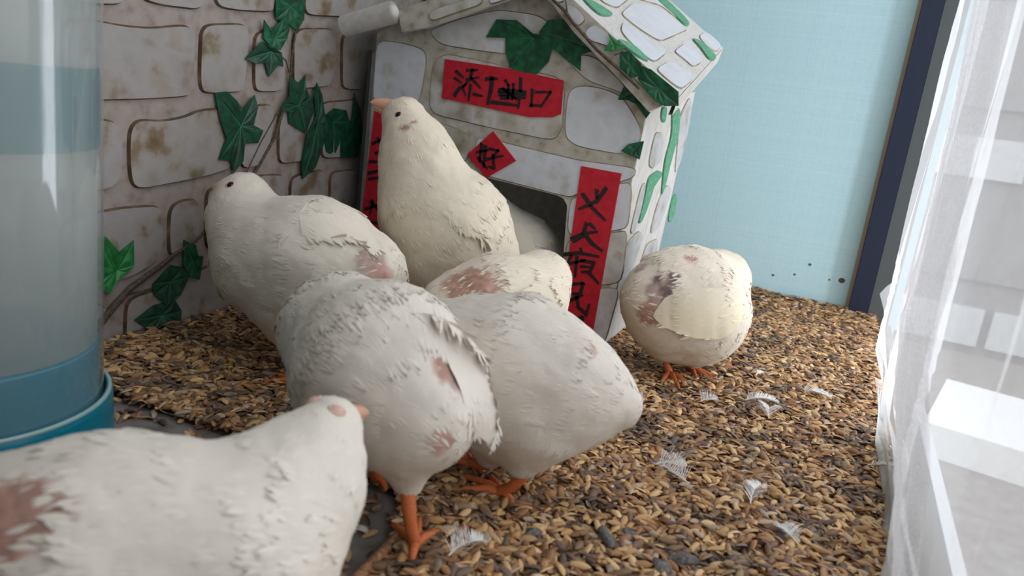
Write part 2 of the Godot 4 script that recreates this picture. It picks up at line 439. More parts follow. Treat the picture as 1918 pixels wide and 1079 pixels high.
const GAUZE := [
	[-5941, 3239, -4321, 2937],
	[-5706, 2823, -4229, 2648],
	[-5421, 2423, -4071, 2358],
	[-5294, 2045, -3935, 2079],
	[-5196, 1668, -3833, 1806],
	[-5305, 1322, -3754, 1581],
	[-5276, 1051, -3725, 1395],
	[-4753, 849, -3513, 1211],
	[-4140, 743, -3250, 1068],
	[-3658, 660, -3028, 937],
	[-3292, 580, -2796, 837],
	[-2987, 514, -2586, 754]
]

const FEATHERS := [
	["large curled white feather lying on the litter below the cream-winged quail", -357, -5942, 0.6, 0.02, 0.0055, 0.22, 0.3],
	["fluffy white feather standing on the litter just right of the curled feather", -152, -5696, 1.9, 0.017, 0.007, 0.3, 0.5],
	["grey-white downy feather nearest to the lower edge, in the front right litter", 168, -3958, 2.4, 0.014, 0.0055, 0.15, 0.4],
	["upright downy feather with a bare quill in the front litter", -111, -4253, 1.7, 0.021, 0.005, 0.2, 0.55],
	["thin white feather curving against the bottom of the plastic film", 518, -5318, 0.2, 0.028, 0.0028, 0.18, 0.2],
	["small round white feather just behind the curled feather", -653, -5686, 0.9, 0.011, 0.006, 0.2, 0.7],
	["pale grey feather lying flat on the far litter towards the film", 20, -6557, 0.1, 0.018, 0.005, 0.08, 0.3],
	["wispy tuft of down between the tailed quail and the curled feather", -690, -4417, 0.5, 0.013, 0.007, 0.2, 0.95],
	["spidery down feather with spread barbs on the middle litter", -480, -4274, 2.8, 0.016, 0.008, 0.12, 0.9],
	["small white feather beside the cream-winged quail's path on the far litter", -357, -6643, 1.2, 0.008, 0.003, 0.2, 0.3],
	["small white feather caught in the front litter beside the orange leg", -1277, -2826, 1.4, 0.016, 0.006, 0.2, 0.7],
	["white sliver of down on the bare grey board by the foreground quail", -1798, -2832, 0.3, 0.006, 0.002, 0.1, 0.3],
	["pale feather resting on the bare grey board beside the orange leg", -1700, -3022, 0.2, 0.012, 0.003, 0.1, 0.3]
]

const BARE := [
	[-4430, -3246, -3999, -3244, -3635, -3196, -3334, -3218, -3037, -3253, -2648, -3215, -2284, -3220, -2028, -3304, -1769, -3216, -1597, -2913, -1549, -2637, -1385, -2173, -1570, -1483, -2455, -949]
]

const LUMPS := [
	[-718, -3451, 9],
	[-620, -3550, 7],
	[-347, -3489, 9],
	[-1031, -3258, 6],
	[-1727, -4574, 5],
	[-402, -3322, 8],
	[-1313, -3202, 4]
]

const TWIG := [
	[-1502, 60, -2188],
	[-1541, 60, -2455],
	[-1553, 60, -2633],
	[-1569, 60, -2790],
	[-1580, 60, -2909]
]

const BIRDS := [
	["nearest white quail, its back and raised head filling the foreground before the water drinker", {"j": [[-2169, 643, -1233, 217], [-1825, 576, -1465, 344], [-1554, 550, -1734, 319], [-1523, 688, -2028, 184], [-1557, 818, -2250, 108]], "seg": [[0, 1], [1, 2], [2, 3], [3, 4]], "axis": [0, 2, 1], "k": 0.02, "legs": [[[-1671, 356, -1468], [-1388, 10, -1373], 60], [[-1785, 115, -1746], [-1322, 10, -1632], 60]], "root": [-1825, 0, -1465], "beak": [-1519, 820, -2432], "eyes": [[-1497, 919, -2188]], "bare": [[-1766, 876, -1227, 94, 1], [-1862, 818, -1149, 140, 1]], "flaps": [], "head": 4, "cell": 0.0028, "feathers": 7000, "shut": 1, "wings": []}],
	["white quail seen from behind with a loose ragged wing edge, stepping beside the twig", {"j": [[-1431, 697, -2768, 213], [-1777, 781, -2929, 377], [-2203, 794, -3205, 276], [-2418, 781, -3504, 150], [-2492, 682, -3725, 114]], "seg": [[0, 1], [1, 2], [2, 3], [3, 4]], "axis": [0, 2, 1], "k": 0.02, "legs": [[[-1545, 448, -2822], [-1455, 10, -2826], -25], [[-1898, 261, -3074], [-1945, 10, -3257], -60]], "root": [-1777, 0, -2929], "beak": [-2674, 533, -3889], "eyes": [], "bare": [[-1375, 939, -2794, 69, 1], [-1275, 684, -2622, 58, 0], [-1308, 883, -2798, 50, 2]], "flaps": [{"rows": [[[-1592, 1133, -2821], [-1545, 1119, -2881]], [[-1513, 1084, -2832], [-1447, 1035, -2942]], [[-1426, 1002, -2826], [-1383, 895, -3033]], [[-1342, 911, -2797], [-1267, 816, -2930]], [[-1261, 827, -2750], [-1207, 727, -2873]], [[-1218, 726, -2762], [-1178, 642, -2820]]], "lift": 0.006, "open": 1, "out": [40, 10, 20]}], "head": 4, "wings": []}],
	["smooth-backed white quail, rump pointing right, between the ragged-winged quail and the tall red strip", {"j": [[-780, 630, -3680, 65], [-1055, 647, -3651, 272], [-1409, 642, -3696, 393], [-1770, 598, -3738, 332], [-2100, 606, -3885, 185], [-2353, 622, -3987, 132]], "seg": [[0, 1], [1, 2], [2, 3], [3, 4], [4, 5]], "axis": [1, 3, 2], "k": 0.02, "legs": [[[-1183, 321, -3490], [-1331, 10, -3507], -75], [[-1447, 163, -3674], [-1608, 10, -3703], -75]], "root": [-1409, 0, -3696], "beak": [-2503, 544, -4017], "eyes": [], "bare": [[-983, 938, -3559, 43, 0]], "flaps": [], "head": 5, "wings": [1], "feathers": 8500}],
	["white quail with its head turned to the ivy, standing against the brick-print wall", {"j": [[-2811, 792, -4348, 239], [-2917, 750, -4350, 292], [-3241, 761, -4333, 417], [-3596, 773, -4282, 370], [-3880, 1007, -4319, 207], [-3944, 1147, -4375, 154], [-3278, 534, -4257, 290]], "seg": [[0, 1], [1, 2], [2, 3], [3, 4], [4, 5], [2, 6]], "axis": [1, 3, 2], "k": 0.02, "legs": [[[-3279, 268, -4185], [-3077, 10, -4006], -82], [[-3154, 230, -4336], [-3013, 10, -4422], -80]], "root": [-3241, 0, -4333], "beak": [-4117, 1176, -4257], "eyes": [[-3899, 1238, -4195]], "bare": [[-2677, 940, -4160, 105, 2], [-2606, 862, -4188, 77, 0]], "flaps": [{"rows": [[[-3187, 1166, -4057], [-3089, 1053, -3971]], [[-3061, 1186, -4168], [-2958, 1048, -4046]], [[-2963, 1165, -4270], [-2860, 1056, -4139]], [[-2830, 1105, -4319], [-2777, 1032, -4178]], [[-2681, 1015, -4260], [-2681, 965, -4180]]], "lift": 0.0022, "open": 0, "out": [0, 0, 0]}], "wings": [1], "head": 5, "cream": 0.5}],
	["tall white quail stretching its neck up in the doorway of the paper house", {"j": [[-2381, 783, -5353, 199], [-2508, 854, -5265, 320], [-2655, 1023, -5196, 399], [-2829, 1205, -5119, 339], [-2979, 1544, -5150, 242], [-3136, 1814, -5159, 165], [-2655, 789, -5077, 250]], "seg": [[0, 1], [1, 2], [2, 3], [3, 4], [4, 5], [2, 6]], "axis": [1, 3, 2], "k": 0.02, "legs": [[[-2731, 589, -5048], [-2920, 10, -5494], -60], [[-2542, 595, -5126], [-2688, 10, -5537], -60]], "root": [-2655, 0, -5196], "beak": [-3382, 1906, -5062], "eyes": [[-3085, 1843, -4989]], "bare": [[-2989, 1759, -4937, 36, 3], [-2953, 1811, -4994, 20, 3]], "flaps": [{"rows": [[[-2508, 1237, -4793], [-2445, 1163, -4811]], [[-2426, 1291, -4867], [-2359, 1151, -4853]], [[-2332, 1267, -4940], [-2293, 1115, -4910]], [[-2237, 1161, -5010], [-2257, 1043, -4951]], [[-2181, 983, -5107], [-2229, 900, -5003]]], "lift": 0.0022, "open": 0, "out": [0, 0, 0]}], "tail": [[-2320, 771, -5375], [-2165, 546, -5488]], "wings": [1], "head": 5, "cream": 0.85}],
	["crouching white quail with a large bald pink back, below the tall quail's breast", {"j": [[-2136, 746, -4220, 135], [-2099, 757, -4293, 184], [-1924, 778, -4480, 286], [-1790, 783, -4703, 273], [-1771, 894, -4907, 162], [-1799, 678, -5027, 129]], "seg": [[0, 1], [1, 2], [2, 3], [3, 4], [4, 5]], "axis": [1, 3, 2], "k": 0.014, "legs": [[[-1835, 544, -4398], [-1940, 10, -4782], 60], [[-1776, 527, -4528], [-1875, 10, -4968], 60]], "root": [-1924, 0, -4480], "beak": [-1804, 523, -5183], "eyes": [], "bare": [[-1963, 915, -4174, 164, 3], [-1824, 966, -4252, 66, 0]], "flaps": [], "head": 5, "cream": 0.8, "wings": [1]}],
	["white quail with a cream wing, standing alone right of the paper house", {"j": [[-1222, 657, -6010, 197], [-1153, 684, -6067, 283], [-971, 631, -6293, 395], [-878, 656, -6538, 330], [-804, 800, -6751, 175], [-780, 528, -6932, 152], [-838, 493, -6310, 281], [-1103, 486, -6101, 251]], "seg": [[0, 1], [1, 2], [2, 3], [3, 4], [4, 5], [2, 6], [6, 7]], "axis": [1, 3, 2], "k": 0.02, "legs": [[[-1085, 346, -6092], [-996, 10, -6147], 150], [[-867, 316, -6284], [-866, 10, -6395], 120]], "root": [-971, 0, -6293], "beak": [-682, 377, -7042], "eyes": [], "bare": [[-1113, 791, -5777, 108, 2], [-1172, 872, -5823, 42, 4], [-1339, 907, -5951, 60, 2], [-972, 1036, -6028, 51, 0], [-1168, 591, -5749, 92, 3], [-1045, 902, -5829, 50, 4], [-1086, 796, -5784, 42, 4]], "flaps": [{"rows": [[[-1127, 627, -5747], [-1134, 591, -5749]], [[-1074, 746, -5769], [-1044, 535, -5767]], [[-972, 826, -5803], [-916, 502, -5818]], [[-850, 859, -5883], [-781, 478, -5894]], [[-723, 863, -5969], [-651, 487, -5969]], [[-622, 833, -6068], [-559, 565, -6050]], [[-552, 776, -6177], [-522, 677, -6157]]], "lift": 0.0042, "open": 0, "out": [0, 0, 0]}], "head": 5, "cream": 0.7, "creamwing": 1, "wings": [], "wingfeathers": 150}],
	["pale quail sheltering inside the dark paper house, seen through the doorway", {"j": [[-2456, 616, -6668, 250], [-2618, 700, -6569, 328], [-2808, 925, -6497, 178], [-2892, 1053, -6464, 133]], "seg": [[0, 1], [1, 2], [2, 3]], "axis": [0, 2, 1], "k": 0.015, "legs": [[[-2567, 363, -6499], [-2446, 10, -6277], -60], [[-2432, 382, -6559], [-2316, 10, -6411], -60]], "root": [-2618, 0, -6569], "beak": [-2992, 1026, -6394], "eyes": [], "bare": [], "flaps": [], "head": 3, "feathers": 4000}]
]
const ROOF_E1 := Vector3(-0.04737, 0.25526, -0.96571)
const ROOF_R := Vector3(-0.25811, 0.30913, -0.60500)
const ROOF_E2 := Vector3(0.83249, -0.55404, 0.00000)
const ROOF_L2 := Vector3(-0.94593, -0.32436, 0.00000)
const SIDE := Vector3(-0.16744, 0.05072, 0.00000)
const ROOF_DEPTH := 0.2226
const ROOF_RIGHT := 0.1549
const ROOF_LEFT := 0.1897

# ---------------------------------------------------------------- birds
func sdf(p: Vector3, segs: Array, k: float) -> float:
	var d := 1.0
	for s in segs:
		var a: Vector3 = s[0]; var ba: Vector3 = s[1]
		var q := p - a
		var h := clampf(q.dot(ba) * s[4], 0.0, 1.0)
		var e: float = (q - ba * h).length() - (s[2] + s[3] * h)
		var m := maxf(k - absf(d - e), 0.0)
		d = minf(d, e) - m * m * 0.25 / k
	return d

func slope(p: Vector3, segs: Array, k: float) -> Vector3:
	var e := 0.0006
	var r := Vector3.ZERO
	for o in [Vector3(1, -1, -1), Vector3(-1, -1, 1), Vector3(-1, 1, -1), Vector3(1, 1, 1)]:
		r += o * sdf(p + o * e, segs, k)
	return r.normalized()

func net(segs: Array, k: float, cell: float) -> Geo:   # surface nets
	var lo := Vector3.ONE * 99.0; var hi := -lo
	for s in segs:
		for e in [[s[0], s[2]], [s[0] + s[1], s[2] + s[3]]]:
			lo = lo.min(e[0] - Vector3.ONE * (e[1] + cell * 3.0)); hi = hi.max(e[0] + Vector3.ONE * (e[1] + cell * 3.0))
	var nb := ((hi - lo) / (cell * 4.0)).ceil()
	var nx := int(nb.x) * 4 + 1; var ny := int(nb.y) * 4 + 1; var nz := int(nb.z) * 4 + 1
	var f := PackedFloat32Array(); f.resize(nx * ny * nz); f.fill(1.0)
	var id := PackedInt32Array(); id.resize(nx * ny * nz); id.fill(-1)
	var live := []
	for bz in int(nb.z):
		for by in int(nb.y):
			for bx in int(nb.x):
				var m := lo + Vector3(bx * 4 + 2, by * 4 + 2, bz * 4 + 2) * cell
				var d := sdf(m, segs, k)
				var near := absf(d) < cell * 6.0
				if near: live.append(Vector3i(bx * 4, by * 4, bz * 4))
				elif d > 0.0: continue
				for z in range(bz * 4, bz * 4 + 4):
					for y in range(by * 4, by * 4 + 4):
						var w := (z * ny + y) * nx
						for x in range(bx * 4, bx * 4 + 4):
							f[w + x] = sdf(lo + Vector3(x, y, z) * cell, segs, k) if near else -1.0
	var g := Geo.new()
	var st := [1, nx, nx * ny]
	var corner := []
	for c in 8: corner.append((c & 1) * st[0] + ((c >> 1) & 1) * st[1] + ((c >> 2) & 1) * st[2])
	var edges := [[0, 1], [2, 3], [4, 5], [6, 7], [0, 2], [1, 3], [4, 6], [5, 7], [0, 4], [1, 5], [2, 6], [3, 7]]
	var cells := []
	for b in live:
		for z in 4:
			for y in 4:
				for x in 4:
					var w: int = ((b.z + z) * ny + b.y + y) * nx + b.x + x
					var neg := 0
					for c in 8:
						if f[w + corner[c]] < 0.0: neg += 1
					if neg == 0 or neg == 8: continue
					var sum := Vector3.ZERO; var cnt := 0
					for e in edges:
						var fa := f[w + corner[e[0]]]; var fb := f[w + corner[e[1]]]
						if (fa < 0.0) == (fb < 0.0): continue
						var t := fa / (fa - fb)
						var pa := Vector3(e[0] & 1, (e[0] >> 1) & 1, e[0] >> 2); var pb := Vector3(e[1] & 1, (e[1] >> 1) & 1, e[1] >> 2)
						sum += pa.lerp(pb, t); cnt += 1
					var p: Vector3 = lo + (Vector3(b.x + x, b.y + y, b.z + z) + sum / cnt) * cell
					var nn := slope(p, segs, k)
					p -= nn * sdf(p, segs, k)
					id[w] = g.add(p, nn)
					cells.append(w)
	for w in cells:
		for ax in 3:
			if (f[w] < 0.0) == (f[w + st[ax]] < 0.0): continue
			var s1: int = st[(ax + 1) % 3]; var s2: int = st[(ax + 2) % 3]
			if w - s1 - s2 < 0: continue
			var a := id[w]; var b := id[w - s1]; var c := id[w - s1 - s2]; var d := id[w - s2]
			if a < 0 or b < 0 or c < 0 or d < 0: continue
			g.tri(a, b, c); g.tri(a, c, d)
	return g

func feather_scale() -> ArrayMesh:   # one contour feather, root at the origin, unit length along x
	var g := Geo.new()
	var wid := [0.05, 0.11, 0.13, 0.10, 0.02]
	for i in 5:
		var x := i / 4.0
		for j in 3:
			var s := j - 1.0
			g.add(Vector3(x - absf(s) * 0.06 * x, 0.0 - 0.10 * x * x - 0.05 * absf(s), s * wid[i]), Vector3(0.1 * x, 1, s * 0.35).normalized(), Vector2(x, s))
	for i in 4:
		for j in 2:
			var a := i * 3 + j
			g.tri(a, a + 1, a + 4); g.tri(a, a + 4, a + 3)
	return g.mesh()

func quail(label: String, cfg: Dictionary) -> void:
	var joints := []
	for j in cfg.j: joints.append([Vector3(j[0], j[1], j[2]) * 0.0001, j[3] * 0.0001])
	var root := V(cfg.root)
	var t := thing("quail", label, "quail", root)
	var segs := []
	for s in cfg.seg:
		var a: Array = joints[s[0]]; var b: Array = joints[s[1]]
		var ba: Vector3 = b[0] - a[0]
		segs.append([a[0], ba, a[1], b[1] - a[1], 1.0 / maxf(ba.length_squared(), 1e-9)])
	for l in cfg.get("legs", []):   # feathered thighs
		var hp := V(l[0]); var kn := hp.lerp(V(l[1]), 0.28)
		var top: Vector3 = hp + Vector3(0, 0.012, 0)
		segs.append([top, kn - top, 0.015, -0.0095, 1.0 / (kn - top).length_squared()])
	var k: float = cfg.get("k", 0.02)
	var g := net(segs, k, cfg.get("cell", 0.0034))
	var patches := []
	for p in cfg.get("bare", []): patches.append([Vector3(p[0], p[1], p[2]) * 0.0001, p[3] * 0.0001, p[4]])
	var skins := [lin(190, 154, 144), lin(178, 140, 126), lin(176, 152, 144), lin(172, 134, 116), lin(120, 106, 104)]
	var cream: Color = lin(222, 217, 209).lerp(lin(224, 212, 190), cfg.get("cream", 0.3))
	for i in g.v.size():
		var p := g.v[i]
		var col := cream * (0.96 + 0.05 * fuzz.get_noise_3dv(p * 5000.0))
		for b in patches:
			var w := bare_at(p, b)
			var sk: Color = skins[b[2]] * (1.0 + 0.5 * fuzz.get_noise_3dv(p * 26000.0))
			col = col.lerp(sk, smoothstep(0.35, 0.6, w))
		col.a = 1.0
		g.c[i] = col
	for i in g.v.size():   # tufted surface
		var p := g.v[i]
		g.v[i] = p + g.n[i] * (0.0013 * fuzz.get_noise_3dv(p * 4200.0) + 0.0006 * fuzz.get_noise_3dv(p * 13000.0 + Vector3.ONE * 40.0))
	resmooth(g)
	var body := obj("body", g, M.plumage, t)
	# wings: shells laid on the flanks
	var R: Array = joints[cfg.axis[0]]; var B: Array = joints[cfg.axis[1]]; var Mid: Array = joints[cfg.axis[2]]
	var ax: Vector3 = (B[0] - R[0]).normalized()
	var sd := ax.cross(Vector3.UP).normalized()
	var up := sd.cross(ax)
	var wings := []
	for sg in cfg.get("wings", [-1, 1]):
		var wg := Geo.new()
		wg.tint = lin(228, 218, 198).lerp(cream, 0.5) if cfg.get("creamwing", 0) == 0 else lin(230, 212, 172)
		var L: float = R[0].distance_to(B[0]) * 0.75 + (R[1] + B[1]) * 0.52
		var st: Vector3 = Mid[0] + ax * (L * 0.46) + up * Mid[1] * cfg.get("wingup", 0.12)
		var nu := 22; var nv := 12
		for i in nu + 1:
			var u := float(i) / nu
			var w: float = Mid[1] * cfg.get("wingwide", 0.60) * pow(sin(PI * pow(u, 0.62)), 0.65) * (1.0 - 0.25 * u) + 0.001
			for j in nv + 1:
				var v := j * 2.0 / nv - 1.0
				var p: Vector3 = st - ax * (u * L) + up * (v * w - Mid[1] * 0.42 * u * cfg.get("wingdrop", 1.0)) + sd * (sg * 0.13)
				var best := p; var bd := 1.0; var q := p
				for n_ in 40:
					var d := sdf(q, segs, k)
					if d < bd: bd = d; best = q
					if d < 0.0004 or (q - p).length() > 0.16: break
					q -= sd * sg * maxf(d * 0.9, 0.0005)
				var nn := slope(best, segs, k)
				best -= nn * (bd - 0.0005)
				var low := maxf(-v, 0.0)
				var rise: float = cfg.get("winglift", 1.0) * (0.0022 * sqrt(maxf(0.0, 1.0 - v * v)) + 0.0012 * low * u + 0.0022 * u * u) + 0.0003
				rise += 0.0007 * sin(v * 17.0 + u * 3.0) * u
				wg.add(best + nn * rise, nn, Vector2(u, v))
		for i in nu:
			for j in nv:
				var a := i * (nv + 1) + j
				wg.tri(a, a + 1, a + nv + 2); wg.tri(a, a + nv + 2, a + nv + 1)
		# a rim turned in towards the flank, so that the wing has an edge with depth
		var ring := []
		for i in nu + 1: ring.append(i * (nv + 1))
		for j in range(1, nv + 1): ring.append(nu * (nv + 1) + j)
		for i in range(nu - 1, -1, -1): ring.append(i * (nv + 1) + nv)
		for i in ring.size() - 1:
			var a := wg.v[ring[i]]; var b := wg.v[ring[i + 1]]
			var na := wg.n[ring[i]]; var nb := wg.n[ring[i + 1]]
			var o := (b - a).cross(na)
			wg.flat4(a, b, b - nb * 0.0025, a - na * 0.0025, o if o.dot(a - Mid[0]) > 0.0 else -o)
		obj("wing", wg, M.plumage, t)
		wings.append(wg)
	# wings whose free edge stands off the body: [fixed edge, free edge] pairs
	for fl in cfg.get("flaps", []):
		var wg := Geo.new()
		wg.tint = cream
		var rows_: Array = fl.rows
		var nr := rows_.size(); var off: Vector3 = V(fl.out)
		var dense := []
		for i in (nr - 1) * 4 + 1:
			var k2 := mini(i / 4, nr - 2); var f2 := (i - k2 * 4) / 4.0
			dense.append([V(rows_[k2][0]).lerp(V(rows_[k2 + 1][0]), f2), V(rows_[k2][1]).lerp(V(rows_[k2 + 1][1]), f2)])
		var nd := dense.size()
		for i in nd:
			for j in 9:
				var u := j / 8.0
				var p: Vector3 = dense[i][0].lerp(dense[i][1], u)
				var d := sdf(p, segs, k)
				var nn := slope(p, segs, k)
				if d < 0.012: p -= nn * d
				var endk := pow(maxf(0.0, sin(PI * clampf(float(i) / nd * (1.0 - fl.get("open", 0.0) * 0.45), 0.0, 1.0))), 0.6)
				p += nn * (fl.lift * (0.10 + u * u * 0.9 * endk) + 0.00025 * sin(i * 1.9) * u) 
				p += off * u * u
				wg.tint = cream.lerp(lin(230, 219, 192), smoothstep(0.0, 0.6, u)) if cfg.get("creamwing", 0) else cream
				wg.add(p, nn, Vector2(u, i))
		for i in nd - 1:
			for j in 8:
				var a := i * 9 + j
				wg.tri(a, a + 1, a + 10); wg.tri(a, a + 10, a + 9)
		resmooth(wg)
		for i in nd - 1:
			var a := i * 9 + 8; var c2 := a + 9
			wg.flat4(wg.v[a], wg.v[c2], wg.v[c2] - wg.n[c2] * 0.0022, wg.v[a] - wg.n[a] * 0.0022, wg.v[a] - wg.v[a - 1])
		obj("wing", wg, M.plumage, t)
		wings.append(wg)
	# contour feathers over body and wings
	var mm := MultiMesh.new()
	mm.transform_format = MultiMesh.TRANSFORM_3D
	mm.use_colors = true
	mm.mesh = M.feather_scale
	var at := []; var cols := []
	for src in [[g, cfg.get("feathers", 7500), 0]] + wings.map(func(w_): return [w_, cfg.get("wingfeathers", 500), 1]):
		var gg: Geo = src[0]
		var area := PackedFloat32Array(); var total := 0.0
		for i in range(0, gg.ix.size(), 3):
			total += (gg.v[gg.ix[i + 1]] - gg.v[gg.ix[i]]).cross(gg.v[gg.ix[i + 2]] - gg.v[gg.ix[i]]).length()
			area.append(total)
		for n_ in src[1]:
			var f := area.bsearch(rng.randf() * total) * 3
			if f >= gg.ix.size(): continue
			var r1 := sqrt(rng.randf()); var r2 := rng.randf()
			var p := gg.v[gg.ix[f]] * (1.0 - r1) + gg.v[gg.ix[f + 1]] * (r1 * (1.0 - r2)) + gg.v[gg.ix[f + 2]] * (r1 * r2)
			var nn := (gg.n[gg.ix[f]] + gg.n[gg.ix[f + 1]] + gg.n[gg.ix[f + 2]]).normalized()
			var skip := false
			for b in patches:
				var w := bare_at(p, b)
				if w > 0.45 and rng.randf() < 0.8: skip = true
			if skip: continue
			var bestd := 9.0; var flow := -ax; var rad := 0.03
			for s in segs:
				var h := clampf((p - s[0]).dot(s[1]) * s[4], 0.0, 1.0)
				var d: float = (p - s[0] - s[1] * h).length() - (s[2] + s[3] * h)
				if d < bestd: bestd = d; flow = -s[1].normalized(); rad = s[2] + s[3] * h
			if src[2] == 1: flow = (-ax - up * 0.3).normalized()
			var x := (flow - nn * flow.dot(nn))
			if x.length() < 0.15: continue
			x = (x.normalized() + Vector3(rng.randf_range(-0.28, 0.28), rng.randf_range(-0.28, 0.28), rng.randf_range(-0.28, 0.28)))
			x = (x - nn * x.dot(nn)).normalized()
			var z := x.cross(nn)
			var ln := clampf(rad * 0.26, 0.003, 0.0085) * rng.randf_range(0.7, 1.2)
			var lift := rng.randf_range(0.004, 0.034)
			var xx := (x + nn * lift).normalized(); var yy := z.cross(xx).normalized()
			at.append(Transform3D(Basis(xx * ln, yy * ln, z * ln), p + nn * 0.0001))
			var base: Color = gg.tint if src[2] == 1 else cream
			cols.append(base * rng.randf_range(0.95, 1.05))
	mm.instance_count = at.size()
	for i in at.size():
		mm.set_instance_transform(i, at[i]); mm.set_instance_color(i, Color(cols[i].r, cols[i].g, cols[i].b))
	var pl := MultiMeshInstance3D.new()
	pl.name = "plumage"; pl.multimesh = mm; pl.material_override = M.plumage
	pl.set_meta("kind", "stuff")
	pl.position = -root
	t.add_child(pl, true)
	# tail: a short fan of stiff feathers
	if cfg.has("tail"):
		var tip := V(cfg.tail[1]); var base := V(cfg.tail[0])
		var dir := (tip - base).normalized()
		var sw := dir.cross(Vector3.UP).normalized(); var uw := sw.cross(dir)
		for q in 5:
			var a := (q - 2.0) * 0.2
			var fg := Geo.new(); fg.tint = cream
			var ln := tip.distance_to(base) * (1.0 - 0.06 * absf(q - 2.0))
			var d2 := (dir * cos(a) + sw * sin(a)).normalized(); var w2 := d2.cross(uw)
			plume(fg, base + uw * 0.0006 * (2 - absf(q - 2.0)), d2, w2, uw, ln, 0.006)
			obj("tail_feather", fg, M.plumage, t)
	# head
	if cfg.has("beak"):
		var H: Array = joints[cfg.head]
		var tip := V(cfg.beak)
		var dir: Vector3 = (tip - H[0]).normalized()
		var ups := (Vector3.UP - dir * dir.dot(Vector3.UP)).normalized()
		var len_: float = (tip - H[0]).length()
		var b0: float = H[1] * 0.80 / len_
		var path := PackedVector3Array(); var rad := PackedFloat32Array(); var path2 := PackedVector3Array(); var rad2 := PackedFloat32Array()
		for i in 7:
			var u := i / 6.0
			path.append(H[0] + dir * len_ * lerpf(b0, 1.0, u) + ups * (H[1] * 0.16 * (1.0 - u * u * 1.3)))
			rad.append(H[1] * 0.36 * pow(1.0 - u, 0.6) + 0.0004)
			path2.append(H[0] + dir * len_ * lerpf(b0, 0.93, u) - ups * (H[1] * 0.10 * (1.0 - 0.3 * u)))
			rad2.append(H[1] * 0.26 * pow(1.0 - u, 0.6) + 0.0003)
		var bg := Geo.new(); bg.tube(path, rad, 10)
		var bk := obj("beak", bg, M.beak, t)
		var bg2 := Geo.new(); bg2.tube(path2, rad2, 10)
		obj("lower_beak", bg2, M.beak, bk)
		var side: Vector3 = dir.cross(ups).normalized()
		for e in cfg.get("eyes", []):
			var p0 := V(e)
			var ps := [p0]
			ps.append(p0 - side * 2.0 * (p0 - H[0]).dot(side))
			for p in ps:
				p -= slope(p, segs, k) * sdf(p, segs, k)
				var nn := slope(p, segs, k)
				var eg := Geo.new()
				var bs := Basis(nn.cross(Vector3.UP).normalized(), nn.cross(nn.cross(Vector3.UP)).normalized(), nn)
				eg.ball(p - nn * 0.0007, Vector3(0.0029, 0.0029, 0.0022), bs)
				var eye := obj("eye", eg, M.skin if cfg.get("shut", 0) else M.eye, t)
				var rg := Geo.new()
				var ring := PackedVector3Array(); var rr := PackedFloat32Array()
				for q in 15:
					ring.append(p + (bs.x * cos(TAU * q / 14.0) + bs.y * sin(TAU * q / 14.0)) * 0.0029 - nn * 0.0001); rr.append(0.0007)
				rg.tube(ring, rr, 6)
				obj("eyelid", rg, M.skin, eye)
	# legs
	for l in cfg.get("legs", []):
		var hip := V(l[0]); var foot := V(l[1])
		var head_ := deg_to_rad(l[2])
		var fw := Vector3(sin(head_), 0, -cos(head_))
		var lg := Geo.new()
		var kn := hip.lerp(foot, 0.45) - fw * 0.004
		lg.tube(PackedVector3Array([hip + Vector3(0, 0.008, 0), hip, hip.lerp(kn, 0.5), kn, kn.lerp(foot, 0.5), foot + Vector3(0, 0.004, 0), foot + fw * 0.002 + Vector3(0, 0.001, 0)]), PackedFloat32Array([0.0060, 0.0048, 0.0038, 0.0034, 0.0029, 0.0031, 0.0027]), 10)
		var leg := obj("leg", lg, M.leg, t)
		for q in 4:
			var a: float = [-0.6, 0.0, 0.6, PI][q]; var ln: float = [0.021, 0.026, 0.021, 0.010][q]
			var d := fw.rotated(Vector3.UP, -a); var up_ := Vector3.UP
			var tg := Geo.new()
			tg.tube(PackedVector3Array([foot + up_ * 0.003, foot + d * ln * 0.3 + up_ * 0.0042, foot + d * ln * 0.65 + up_ * 0.0028, foot + d * ln * 0.9 + up_ * 0.002, foot + d * ln * 1.1 + up_ * 0.0004]), PackedFloat32Array([0.0026, 0.0023, 0.0019, 0.0015, 0.0005]), 8)
			obj("toe", tg, M.leg, leg)

func bare_at(p: Vector3, b: Array) -> float:
	return 1.0 - p.distance_to(b[0]) / (b[1] * 2.0) + 0.16 * fuzz.get_noise_3dv(p * 9000.0) + 0.07 * fuzz.get_noise_3dv(p * 30000.0)

func V(a: Array) -> Vector3:
	return Vector3(a[0], a[1], a[2]) * 0.0001

# a stiff feather: two vanes along a shaft
func plume(g: Geo, at: Vector3, dir: Vector3, wide: Vector3, up: Vector3, ln: float, hw: float) -> void:
	for sg in [-1.0, 1.0]:
		var last := []
		for i in 9:
			var u := i / 8.0
			var w := hw * pow(sin(PI * clampf(u * 0.86 + 0.12, 0.0, 1.0)), 0.7)
			var c := at + dir * ln * u - up * (0.12 * ln * u * u)
			var e: Vector3 = c + wide * sg * w - up * 0.2 * w - dir * w * 0.3
			var nn: Vector3 = (up + wide * sg * 0.2).normalized()
			var now := [g.add(c, nn), g.add(e, nn)]
			if last: g.tri(last[0], last[1], now[1]); g.tri(last[0], now[1], now[0])
			last = now

